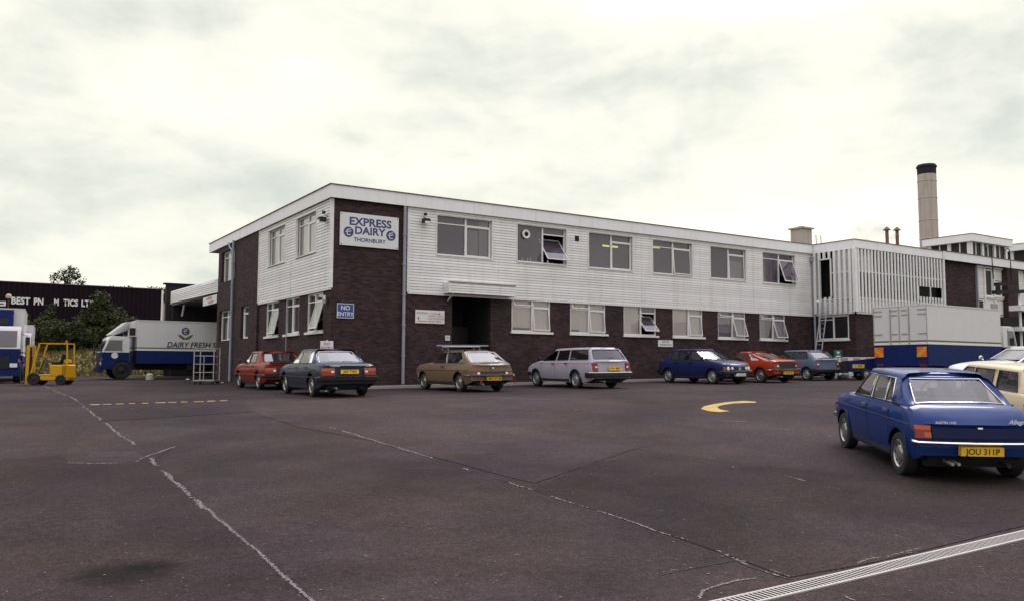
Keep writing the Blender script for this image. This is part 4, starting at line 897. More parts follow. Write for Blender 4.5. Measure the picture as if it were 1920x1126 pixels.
    def seg_kind(j):
        # j index of segment start within ring
        if j < NSEG: return 'windscreen'
        if j == NSEG: return None
        k = j-(NSEG+1)
        if k < ns-1: return 'side_window' if pill[k][2] == 'g' else None
        if k == ns-1: return None
        k2 = k-ns
        if k2 in (0, NSEG-1): return None
        if k2 < NSEG: return 'rear_window'
        if k2 == NSEG: return None
        k3 = k2-NSEG-1
        if k3 < ns-1: return 'side_window' if pill[ns-2-k3][2] == 'g' else None
        return None
    rg = [ring(t) for t in levels]
    skirt = [Vector((p.x, p.y, p.z-.07)) for p in rg[0]]
    shell = MB().mat(pm); gl = {}
    n = len(rg[0])
    rw0, rw1 = S.get('rear_glass', (1, len(levels)-2))
    for a_ in range(len(levels)-1):
        for j in range(n):
            q = [rg[a_][j], rg[a_][(j+1) % n], rg[a_+1][(j+1) % n], rg[a_+1][j]]
            kd = seg_kind(j); isg = 1 <= a_ <= 3
            if isg and kd:
                side = 1 if q[0].y > 0 else -1
                key = (kd, 0) if kd != 'side_window' else (kd, j)
                gl.setdefault(key, []).append((a_, j, q))
            else: shell.mat(S.get('pillar', pm) if (kd is None or kd == 'side_window') and 1 <= a_ <= 3 and S.get('pillar') else pm); shell.face(q)
    for j in range(n): shell.mat(pm); shell.face([skirt[j], skirt[(j+1) % n], rg[0][(j+1) % n], rg[0][j]])
    # roof caps
    caps = [(0, 1, 1, 0)]+[(0, g_, f_, dz_) for (g_, f_, dz_) in ((.985, .97, .026), (.94, .88, .040), (.80, .55, .047), (.65, .0, .05))]
    prev = rg[-1]
    for (z_, g_, f_, dz_) in caps[1:]:
        cur = ring(1.0, g=g_, f=f_, dz=dz_)
        for j in range(n): shell.mat(S.get('roof', pm)); shell.face([prev[j], prev[(j+1) % n], cur[(j+1) % n], cur[j]])
        prev = cur
    so_ = shell.build('roof', S.get('roof', pm), car, 42)
    md = so_.modifiers.new('thick', 'SOLIDIFY'); md.thickness = .022; md.offset = -1
    # windows
    gm = S.get('glass', 'car_glass'); trimm = S.get('wtrim', 'black'); tr_ = MB()
    for key, cells in gl.items():
        q = MB()
        for (a_, j, pts) in cells:
            cen = sum(pts, Vector())/4; nrm = (pts[1]-pts[0]).cross(pts[3]-pts[0]).normalized()
            if nrm.dot(cen-Vector(((A[0]+D[0])/2, 0, cen.z))) < 0: nrm = -nrm
            q.face([p-nrm*.008 for p in pts])
        go = q.build(key[0], gm, car, 30); md = None
        # trim along outline
        aa = [c[0] for c in cells]; js = sorted({c[1] for c in cells}); j0, j1 = js[0], (js[-1]+1) % n; a0, a1 = min(aa), max(aa)+1
        loop = [rg[a_][j0] for a_ in range(a0, a1+1)]+[rg[a1][j] for j in js[1:]]+[rg[a1][j1]]+[rg[a_][j1] for a_ in range(a1-1, a0-1, -1)]+[rg[a0][j] for j in reversed(js[1:])]
        loop = [Vector((p.x, p.y, p.z)) for p in loop]; loop.append(loop[0].copy())
        tr_.tube(loop, .009 if trimm == 'chrome' else .011, 5, False)
    tr_.build('window_trim', trimm, car, 60)
    # interior
    it = MB(); bz = min(A[1], D[1])
    for sy in (-.36, .36):
        sx = S.get('seatx', .05); it.box(sx-.07, sx+.05, sy-.24, sy+.24, bz-.25, bz+.14); it.box(sx-.09, sx-.01, sy-.12, sy+.12, bz+.15, bz+.30)
    rx = S.get('rearseat', -.75); it.box(rx-.1, rx+.05, -.58, .58, bz-.2, bz+.06)
    it.box(A[0]-.5, A[0]-.12, -.62, .62, bz+.0, bz+.06)
    it.build('seat', S.get('seatm', 'seat_cloth'), car)
    it = MB(); ring_ = [Vector((A[0]-.56+.05*math.sin(a_), -.36+.19*math.cos(a_), bz+.02+.19*math.sin(a_))) for a_ in [2*PI*k/18 for k in range(19)]]; it.tube(ring_, .014, 6, False); it.build('steering_wheel', 'black', car)
    # wheels
    for wx in (-ax, ax):
        for sd in (1, -1): wheel(car, wx, sd*(tr/2+.0), r, sd, S.get('hubm', 'hub'))
    # tail dressing: position helpers on tail surface
    def tailx(y, z): w0 = hermite(plan, xr); return xr+rearrake*max(0, z-.5)*1.4+.09*(y/max(.01, w0))**2
    def nosex(y, z): w0 = hermite(plan, xf); return xf-frontrake*max(0, z-.5)*1.6-.12*(y/max(.01, w0))**2
    def tailbox(nm, y0, y1, z0, z1, material, th=.02, parent=None, n=6, front=False, **k):
        q = MB(); fx = (lambda y, z: nosex(y, z)+th) if front else (lambda y, z: tailx(y, z)-th)
        fi = (lambda y, z: nosex(y, z)-.04) if front else (lambda y, z: tailx(y, z)+.04)
        ys_ = [y0+(y1-y0)*i/n for i in range(n+1)]
        q.grid([[(fi(y, z0), y, z0) for y in ys_], [(fx(y, z0), y, z0) for y in ys_], [(fx(y, z1), y, z1) for y in ys_], [(fi(y, z1), y, z1) for y in ys_]])
        for y in (y0, y1): q.face([(fi(y, z0), y, z0), (fx(y, z0), y, z0), (fx(y, z1), y, z1), (fi(y, z1), y, z1)])
        return q.build(nm, material, parent or car, 40)
    def bumper(z0, z1, material, th, wrap, front=False, nm='bumper'):
        q = MB(); w0 = hermite(plan, xf if front else xr); ys_ = [-w0+2*w0*i/14 for i in range(15)]; rows = []
        path = []
        X_ = (lambda y: nosex(y, .5)+th) if front else (lambda y: tailx(y, .5)-th)
        sg = -1 if front else 1
        wp = lambda y, d_: (X_(y)+sg*d_, (hermite(plan, (X_(y)+sg*d_))+.025)*(1 if y > 0 else -1))
        path = [wp(-w0, wrap), wp(-w0, wrap*.5)]+[(X_(y), y) for y in ys_]+[wp(w0, wrap*.5), wp(w0, wrap)]
        zm = (z0+z1)/2; prof = [(.05, z0), (0, z0+.01), (-.012, zm), (0, z1-.01), (.05, z1)]
        for (px_, py_) in path:
            d_ = Vector((px_, py_)) ; cen = Vector(((xr+xf)/2, 0)); dirn = Vector((1 if not front else -1, -py_*.0)); rows.append([(px_+(o_*(1 if not front else -1)), py_*(1-o_*.6), z) for (o_, z) in prof])
        q.grid(rows); q.face([rows[0][i] for i in range(5)]); q.face([rows[-1][i] for i in range(5)])
        return q.build(nm, material, car, 50)
    S['deco'](car, tailbox, bumper, S, tailx, nosex)
    # mirror on the offside door
    q = MB(); q.lathe([(0, -.02), (.05, -.03), (.07, 0), (.05, .03), (0, .03)], (A[0]-.08, -(W+.06), A[1]+.08), 'y', 12); q.bar((A[0]-.08, -(W-.06), A[1]+.02), (A[0]-.08, -(W+.05), A[1]+.06), .02); q.build('mirror', S.get('trim', 'chrome'), car, 40)
    if S.get('lmirror'):
        q = MB(); q.lathe([(0, -.02), (.06, -.03), (.08, 0), (.06, .03), (0, .03)], (A[0]-.12, (W+.06), A[1]+.08), 'y', 12); q.bar((A[0]-.08, (W-.06), A[1]+.02), (A[0]-.08, (W+.05), A[1]+.06), .02); q.build('mirror', 'black', car, 40)
    return car
TF = Matrix(((0, 0, -1, 0), (-1, 0, 0, 0), (0, 1, 0, 0), (0, 0, 0, 1)))   # text frame looking backwards (-x), reading left to right from behind
def tail_text(car, txt, y, z, x, size, material, nm='lettering', **k):
    return put_text(nm, txt, size, material, car, Matrix.Translation((x, y, z)) @ TF, **k)
def plate(car, tailbox, txt, y, z, tailx, mt='plate_yellow', w_=.52, h_=.11, th=.025):
    p = tailbox('number_plate', y-w_/2, y+w_/2, z-h_/2, z+h_/2, mt, th, n=4)
    tail_text(car, txt, y, z, tailx(.26, z)-th-.012, .105, 'ink', bold=.012, spacing=1.0, xs=.95)
def side_strip(car, S, z, h_, material, x0, x1, nm='side_trim', both=True, off=.006):
    q = MB()
    for sg in (1, -1):
        xs_ = [x0+(x1-x0)*i/12 for i in range(13)]
        q.grid([[(x, sg*(hermite(S['plan'], x)+off), zz) for x in xs_] for zz in (z-h_/2, z+h_/2)])
    q.build(nm, material, car)
def plan_std(W, xr, xf, tail=.93, nose=.86): return [(xr, W*tail), (xr+.35, W*.985), (0, W), (xf-.6, W*.985), (xf-.2, W*.94), (xf, W*nose)]
# near blue saloon
def deco_allegro(car, tb, bp, S, tx, nx):
    for s in (1, -1):
        y0, y1 = (.585, .765) if s > 0 else (-.765, -.585)
        l = tb('tail_lamp', y0, y1, .585, .69, 'lamp_red', .012); tb('indicator_lens', y0, y1, .692, .745, 'lamp_orange', .012, l)
        tb('reversing_lens', y0+.1 if s < 0 else y0, y1 if s < 0 else y1-.1, .60, .66, 'lamp_orange', .016, l)
    bp(.515, .56, 'chrome', .07, .14); bp(.47, .55, 'chrome', .07, .25, True)
    plate(car, tb, 'JOU 311P', 0, .435, tx, th=.05)
    tb('tailgate_handle', -.03, .03, .715, .735, 'chrome', .03)
    tb('tail_panel', -.57, .57, .59, .72, 'paint_blue_dark', .006)
    tail_text(car, 'AUSTIN 1100', .40, .785, tx(.42, .785)-.012, .045, 'frame_white', bold=.02); tail_text(car, 'Allegro', -.50, .80, tx(.5, .8)-.012, .08, 'frame_white', bold=.015, shear=.3); tail_text(car, 'DELUXE', -.70, .79, tx(.7, .8)-.012, .04, 'frame_white')
    q = MB(); q.tube([(S['xr']+.35, .36, .28), (S['xr']-.02, .36, .27)], .022); q.tube([(S['xr']+.35, .28, .28), (S['xr']-.02, .28, .27)], .022); q.build('exhaust', 'steel', car)
    side_strip(car, S, .745, .012, 'chrome', -1.75, 1.7, off=-.002)
    q = MB()
    for sg in (1, -1):
        q.grid([[(x, sg*(.74-.0), z) for x in (-1.24, -.98)] for z in (.925, .965)])
    q.build('vent', 'black', car)
    for sg in (1, -1):
        q = MB(); q.lathe([(0, .01), (.016, .01), (.02, 0)], (1.52, sg*.78, .66), 'y', 8); q.build('side_repeater', 'lamp_orange', car)
paint('paint_blue', (.006, .026, .125)); paint('paint_blue_dark', (.003, .007, .045)); paint('paint_slate', (.024, .032, .062)); paint('paint_red', (.20, .020, .012)); paint('paint_gold', (.165, .112, .073)); paint('paint_brown', (.05, .03, .028)); paint('paint_silver', (.36, .34, .40)); paint('paint_strada', (.014, .022, .085)); paint('paint_orange', (.30, .034, .010)); paint('paint_iceblue', (.095, .125, .19)); paint('paint_cream', (.60, .50, .34)); paint('paint_palegreen', (.50, .54, .52)); paint('paint_black', (.015, .012, .014)); paint('paint_white', (.62, .61, .61)); paint('paint_forklift', (.52, .28, .008), .5); mat('paint_truckblue', (.006, .018, .10), .6, var=.15, scale=2, spec=.15, streak=.4)
SA = dict(wb=2.44, tr=1.36, W=.80, H=1.40, r=.29, xr=-1.95, xf=1.93, paint='paint_blue', A=(.98, .95), B=(.40, 1.385), C=(-.82, 1.375), D=(-1.42, .985), top=[(-1.95, .76), (-1.8, .85), (-1.42, .985), (.98, .95), (1.5, .885), (1.8, .80), (1.93, .70)], sh=[(-1.95, .73), (-1.7, .82), (-1.3, .93), (.9, .90), (1.5, .83), (1.8, .76), (1.93, .67)],
     doors=[(-.93, -.02), (-.02, .90)], pill=[(.86, .37, 'p'), (.84, .33, 'g'), (.03, -.0, 'p'), (-.04, -.06, 'g'), (-.58, -.57, 'p'), (-.61, -.60, 'g'), (-.90, -.72, 'p'), (-1.30, -.84, 'p')], roofw=.61, wtrim='chrome', deco=deco_allegro, glass='car_glass_light', crease=.66, rear_rake=.16, seatm='seat_tan', seatx=0, rbul=.09)
SA['rs'] = .13; SA['gtop'] = .90; SA['plan'] = plan_std(.80, -1.95, 1.93, .95, .84)
make_car('parked_car', 'bright blue rounded saloon with yellow number plate parked nearest the camera at right', 10.85, 6.85, R(52), SA)

def deco_generic(lampw=.33, lampz=(.62, .82), platez=.72, platetxt='', bz=(.44, .56), bm='chrome', bm2='black', black_panel=False, split=True, plate_th=.02, nose=None, txt=(), strip=None, plate_y=0, lampy=None, wiper=False):
    def f(car, tb, bp, S, tx, nx):
        wt = hermite(S['plan'], S['xr'])
        ly = lampy or wt-.02
        if black_panel: tb('tail_panel', -ly+.0, ly, lampz[0]-.02, lampz[1]+.02, 'black', .006)
        for s in (1, -1):
            a_, b_ = sorted((s*ly, s*(ly-lampw))); l = tb('tail_lamp', a_, b_, lampz[0], lampz[0]+(lampz[1]-lampz[0])*(.55 if split else 1), 'lamp_red', .016)
            if split: tb('indicator_lens', a_, b_, lampz[0]+(lampz[1]-lampz[0])*.56, lampz[1], 'lamp_orange', .016, l)
            q0, q1 = sorted((s*(ly-lampw+.02), s*(ly-lampw+.1))); tb('reversing_lens', q0, q1, (lampz[0]+lampz[1])/2-.025, (lampz[0]+lampz[1])/2+.025, 'lamp_clear', .022, l)
        bp(bz[0], bz[1], bm2, .07, .42); 
        if bm: bp(bz[1]-.005, bz[1]+.025, bm, .075, .2, nm='bumper_trim')
        bp(.42, .54, bm2 if bm2 == 'black' else bm2, .07, .35, True)
        if platetxt: plate(car, tb, platetxt, plate_y, platez, tx, th=plate_th)
        for (t_, y_, z_, s_) in txt: tail_text(car, t_, y_, z_, tx(y_, z_)-.014, s_, 'frame_white', bold=.02)
        if strip: side_strip(car, S, strip[0], strip[1], strip[2], S['xr']+.2, S['xf']-.25)
        q = MB(); q.tube([(S['xr']+.3, .4, .26), (S['xr']-.03, .4, .25)], .025); q.build('exhaust', 'steel', car)
        if wiper: q = MB(); q.bar((S['D'][0]-.03, -.1, S['D'][1]+.05), (S['D'][0]+.02, .28, S['D'][1]+.07), .015); q.build('wiper', 'black', car)
    return f
COR = dict(wb=2.58, tr=1.42, W=.85, H=1.36, r=.30, xr=-2.26, xf=2.08, paint='paint_slate', A=(.90, .93), B=(.25, 1.35), C=(-.98, 1.35), D=(-1.52, .96), top=[(-2.26, .86), (-2.1, .93), (-1.55, .96), (.9, .93), (1.6, .87), (1.95, .78), (2.08, .70)], sh=[(-2.26, .84), (-1.5, .91), (.9, .89), (1.6, .83), (1.95, .74), (2.08, .66)],
      doors=[(-.92, -.02), (-.02, .86)], pill=[(.80, .20, 'p'), (.78, .17, 'g'), (.0, -.03, 'p'), (-.07, -.09, 'g'), (-.86, -.78, 'p'), (-.93, -.84, 'g'), (-1.22, -1.0, 'p'), (-1.40, -1.02, 'p')], roofw=.64, crease=.6, rear_rake=.10, wtrim='chrome', rbul=.05)
COR['plan'] = plan_std(.85, -2.26, 2.08, .95, .88)
COR['deco'] = deco_generic(.36, (.60, .80), .70, 'JAE 728X', (.42, .55), 'chrome', 'paint_black', txt=(('CORTINA', .42, .86, .06), ('1.6 GL', -.55, .86, .06)), strip=(.55, .025, 'chrome'))
make_car('parked_car', 'dark slate blue four door saloon with a wide tail parked at the brick corner', 8.35, 23.1, R(88), COR)
RC = dict(COR); RC['paint'] = 'paint_red'; RC['pill'] = [(.80, .20, 'p'), (.78, .17, 'g'), (.0, -.03, 'p'), (-.07, -.09, 'g'), (-.86, -.78, 'p'), (-.93, -.84, 'p'), (-1.22, -1.0, 'p'), (-1.40, -1.02, 'p')]; RC['wtrim'] = 'black'; RC['lmirror'] = True
def deco_red(car, tb, bp, S, tx, nx):
    deco_generic(.36, (.58, .76), .70, '', (.44, .52), 'chrome', 'black', black_panel=True, strip=(.53, .03, 'paint_gold'))(car, tb, bp, S, tx, nx)
    plate(car, tb, 'KAE 316V', -.0, .70, tx, th=.03); q = MB(); q.box(-2.18, -2.02, -.62, .62, .945, .975); q.build('boot_spoiler', 'black', car)
RC['deco'] = deco_red
make_car('parked_car', 'red saloon with black tail panel parked against the side wall behind the slate blue car', 8.75, 29.6, R(89), RC)
# silver estate
SE = dict(wb=2.6, tr=1.46, W=.86, H=1.42, r=.305, xr=-2.42, xf=2.06, paint='paint_silver', A=(1.0, .95), B=(.22, 1.39), C=(-1.98, 1.42), D=(-2.30, .99), top=[(-2.42, .93), (-2.30, .99), (1.0, .95), (1.6, .86), (1.95, .74), (2.06, .64)], sh=[(-2.42, .90), (-2.2, .955), (1.0, .91), (1.6, .82), (1.95, .70), (2.06, .60)],
     doors=[(-.88, -.04), (-.04, .92)], pill=[(.90, .20, 'p'), (.88, .17, 'g'), (.0, -.06, 'p'), (-.10, -.15, 'g'), (-.84, -.80, 'p'), (-.94, -.90, 'g'), (-2.04, -1.84, 'p'), (-2.16, -1.92, 'p')], roofw=.66, crease=.62, rear_rake=.12, trim='black', rbul=.06, lmirror=True, hubm='steel')
SE['rpil'] = .06; SE['plan'] = plan_std(.86, -2.42, 2.06, .95, .86)
SE['deco'] = deco_generic(.20, (.60, .88), .68, 'BGK 487Y', (.38, .54), 'frame_white', 'black', strip=(.86, .012, 'sign_red'), split=False, wiper=True, plate_y=-.1)
make_car('parked_car', 'silver estate car with red side line parked nose in below the first lower windows', 17.95, 23.45, R(87), SE)
# gold estate with roof rack
VI = dict(wb=2.46, tr=1.33, W=.82, H=1.36, r=.29, xr=-2.12, xf=1.95, paint='paint_gold', roof='paint_brown', A=(.72, .91), B=(.15, 1.33), C=(-1.25, 1.345), D=(-1.95, .92), top=[(-2.12, .84), (-1.95, .92), (.72, .91), (1.5, .86), (1.85, .78), (1.95, .72)], sh=[(-2.12, .82), (-1.9, .88), (.72, .87), (1.5, .82), (1.85, .74), (1.95, .68)],
     doors=[(-.36, .70)], pill=[(.64, .10, 'p'), (.62, .07, 'g'), (-.34, -.26, 'p'), (-.40, -.32, 'g'), (-1.60, -1.12, 'p'), (-1.66, -1.16, 'p'), (-1.8, -1.2, 'p')], roofw=.60, crease=.64, rear_rake=.20, wtrim='chrome', rbul=.07, seatx=-.2, rearseat=-.95)
VI['rpil'] = .07; VI['plan'] = plan_std(.82, -2.12, 1.95, .95, .88)
def deco_viva(car, tb, bp, S, tx, nx):
    deco_generic(.30, (.565, .63), .36, '', (.50, .545), 'chrome', 'chrome', black_panel=True, split=False)(car, tb, bp, S, tx, nx)
    plate(car, tb, 'MAE 871M', -.02, .42, tx, th=.03)
    side_strip(car, S, .67, .012, 'chrome', -1.9, 1.8)
    q = MB()
    for x in (-.25, .15):
        q.tube([(x, -.6, 1.33), (x, -.62, 1.44), (x, .62, 1.44), (x, .6, 1.33)], .014)
    q.build('roof_rack', 'steel', car)
    tb('tailgate_handle', -.03, .03, .74, .77, 'chrome', .03)
    tail_text(car, 'MAGNUM', -.52, .76, tx(.5, .76)-.02, .05, 'black')
    q = MB()
    for s in (1, -1): q.lathe([(0, 0), (.045, 0), (.04, .015), (0, .02)], (0, 0, 0), 'z', 12); 
    for s, yy in ((1, .48), (-1, -.78)):
        q2 = MB(); q2.box(S['xr']-.05, S['xr']-.04, yy-.04, yy+.04, .27, .36); q2.bar((S['xr']-.03, yy, .35), (S['xr']-.03, yy, .5), .012); q2.build('reflector', 'lamp_red', car)
VI['deco'] = deco_viva
vc = make_car('parked_car', 'gold and brown three door estate with a roof rack parked before the dark doorway', 13.35, 23.5, R(90), VI)
M_ = ground_frame(14.0, 24.6, R(90)) ; t = thing('ladder_load', 'pale plank bundle lying across the roof rack of the gold estate', 'plank'); t.matrix_world = M_ @ Matrix.Translation((.05, 0, 1.475))
mb = MB(); mb.box(-.12, -.04, -1.0, .95, -.02, .03); mb.build('plank', 'pipe_grey', t); mb = MB(); mb.box(.02, .10, -.9, .1, -.02, .02); mb.build('plank', 'pipe_grey', t)
# fiat style hatch, nose towards us
FI = dict(wb=2.45, tr=1.40, W=.825, H=1.40, r=.285, xr=-1.93, xf=1.95, paint='paint_strada', A=(.90, .93), B=(.22, 1.385), C=(-1.12, 1.38), D=(-1.72, .96), top=[(-1.93, .90), (-1.72, .96), (.9, .93), (1.5, .86), (1.85, .76), (1.95, .68)], sh=[(-1.93, .87), (-1.6, .92), (.9, .89), (1.5, .82), (1.85, .73), (1.95, .66)],
     doors=[(-.82, -.02), (-.02, .82)], pill=[(.80, .19, 'p'), (.78, .16, 'g'), (.02, .0, 'p'), (-.05, -.07, 'g'), (-.62, -.62, 'p'), (-.68, -.68, 'g'), (-1.10, -.98, 'p'), (-1.55, -1.08, 'p')], roofw=.63, crease=.62, rear_rake=.2, trim='black', hubm='steel', bonnet_end=1.8)
FI['plan'] = plan_std(.825, -1.93, 1.95, .93, .90)
def deco_fiat(car, tb, bp, S, tx, nx):
    bp(.40, .54, 'black', .07, .35); bp(.38, .50, 'black', .07, .45, True); bp(.50, .52, 'steel', .075, .2, True, nm='bumper_trim')
    tb('grille', -.66, .66, .53, .67, 'black', .012, front=True)
    for s in (1, -1):
        for y_, rr in ((.56, .075), (.38, .058)):
            q = MB(); x_ = nx(y_, .6); q.lathe([(0, .045), (rr*.7, .04), (rr, .015), (rr, -.02)], (0, 0, 0), 'z', 18); q.build('headlight', 'lamp_clear', car, 40, M=Matrix.Translation((x_, s*y_, .60)) @ Matrix.Rotation(PI/2, 4, 'Y'))
        a_, b_ = sorted((s*.68, s*.75)); tb('indicator_lens', a_, b_, .54, .66, 'lamp_orange', .014, front=True)
        tb('tail_lamp', *sorted((s*.5, s*.74)), .6, .8, 'lamp_red', .014)
    tb('badge', -.06, .06, .55, .66, 'pipe_grey', .018, front=True)
    p = tb('number_plate', -.26, .26, .31, .42, 'plate_white', .09, front=True, n=3)
    put_text('lettering', 'LCV 811R', .10, 'ink', car, Matrix.Translation((nx(.26, .5)+.135, 0, .365)) @ Matrix(((0, 0, 1, 0), (1, 0, 0, 0), (0, 1, 0, 0), (0, 0, 0, 1))), bold=.01)
    q = MB(); q.bar((A_w[0], .1, A_w[1]), (A_w[0]-.12, -.35, A_w[1]+.06), .014); q.bar((A_w[0], .5, A_w[1]), (A_w[0]-.12, .05, A_w[1]+.06), .014); q.build('wiper', 'black', car)
A_w = (.92, .955)
FI['deco'] = deco_fiat
hd = R(-90); X_, Y_ = 24.69+.70, 23.5+1.225
make_car('parked_car', 'mid blue five door hatchback parked nose out with twin round headlights', X_, Y_, hd, FI, False)
# orange fastback coupe
OR = dict(wb=2.40, tr=1.34, W=.80, H=1.28, r=.29, xr=-2.0, xf=2.0, paint='paint_orange', A=(.72, .88), B=(.10, 1.27), C=(-.55, 1.26), D=(-1.62, .93), top=[(-2.0, .86), (-1.62, .93), (.72, .88), (1.5, .82), (1.9, .74), (2.0, .66)], sh=[(-2.0, .83), (-1.6, .87), (.72, .84), (1.5, .78), (1.9, .70), (2.0, .63)],
     doors=[(-.40, .70)], pill=[(.62, .06, 'p'), (.60, .03, 'g'), (-.33, -.30, 'p'), (-.40, -.36, 'g'), (-.72, -.44, 'g'), (-1.22, -.49, 'p'), (-1.46, -.53, 'p')], roofw=.60, crease=.60, rear_rake=.12, wtrim='paint_orange', rbul=.04, rearseat=-.6, seatx=-.1)
OR['plan'] = plan_std(.80, -2.0, 2.0, .94, .86)
OR['deco'] = deco_generic(.26, (.58, .78), .40, 'MOU 9R', (.50, .545), 'chrome', 'chrome', black_panel=True, split=False, plate_th=.05)
make_car('parked_car', 'orange fastback coupe parked between the mid blue hatchback and the light blue hatchback', 27.3, 23.35, R(88), OR)
FT = dict(wb=2.29, tr=1.34, W=.785, H=1.34, r=.275, xr=-1.78, xf=1.82, paint='paint_iceblue', A=(.86, .93), B=(.28, 1.315), C=(-1.12, 1.33), D=(-1.62, .95), top=[(-1.78, .89), (-1.62, .95), (.86, .93), (1.4, .86), (1.72, .76), (1.82, .68)], sh=[(-1.78, .86), (-1.5, .91), (.86, .89), (1.4, .82), (1.72, .73), (1.82, .65)],
     doors=[(-.30, .80)], pill=[(.76, .23, 'p'), (.74, .2, 'g'), (-.20, -.24, 'p'), (-.27, -.31, 'g'), (-1.22, -1.02, 'p'), (-1.28, -1.06, 'p'), (-1.46, -1.09, 'p')], roofw=.60, crease=.60, rear_rake=.2, trim='black', rbul=.05, hubm='steel')
FT['rpil'] = .06; FT['plan'] = plan_std(.785, -1.78, 1.82, .94, .88)
FT['deco'] = deco_generic(.16, (.60, .82), .42, 'TAE 912X', (.36, .50), None, 'black', split=False, wiper=True, plate_th=.05)
make_car('parked_car', 'light blue three door hatchback parked near the ladder at the inner corner', 30.85, 23.85, R(86), FT)
# cream estate beyond the blue saloon
CE = dict(wb=2.55, tr=1.38, W=.83, H=1.38, r=.29, xr=-2.1, xf=2.0, paint='paint_cream', A=(1.0, .98), B=(.45, 1.35), C=(-1.72, 1.37), D=(-2.0, .98), top=[(-2.1, .93), (-2.0, 1.0), (1.0, .98), (1.6, .92), (1.9, .82), (2.0, .74)], sh=[(-2.1, .90), (-1.9, .96), (1.0, .94), (1.6, .88), (1.9, .78), (2.0, .70)],
     doors=[(-.85, .0), (.0, .9)], pill=[(.90, .42, 'p'), (.88, .39, 'g'), (.05, .03, 'p'), (-.03, -.05, 'g'), (-.82, -.78, 'p'), (-.98, -.94, 'g'), (-1.72, -1.52, 'p'), (-1.88, -1.64, 'p')], roofw=.66, crease=.66, rear_rake=.1, wtrim='black', glass='car_glass_light')
CE['plan'] = plan_std(.83, -2.1, 2.0, .95, .86)
CE['deco'] = deco_generic(.2, (.58, .82), .5, 'NHT 62P', (.42, .52), 'chrome', 'chrome', split=False)
make_car('parked_car', 'cream estate car with a pale roof parked just beyond the blue saloon', 14.2, 7.15, R(50), CE)
PG = dict(COR); PG['paint'] = 'paint_palegreen'; PG['glass'] = 'car_glass_light'; PG['deco'] = COR['deco'] if False else deco_generic(.3, (.6, .8), .7, '', (.42, .54), 'chrome', 'black')
P = onD(1928, 690, 24)
make_car('parked_car', 'very pale grey-green saloon half hidden behind the cream estate at the right edge', P.x, P.y, R(150), PG, False)

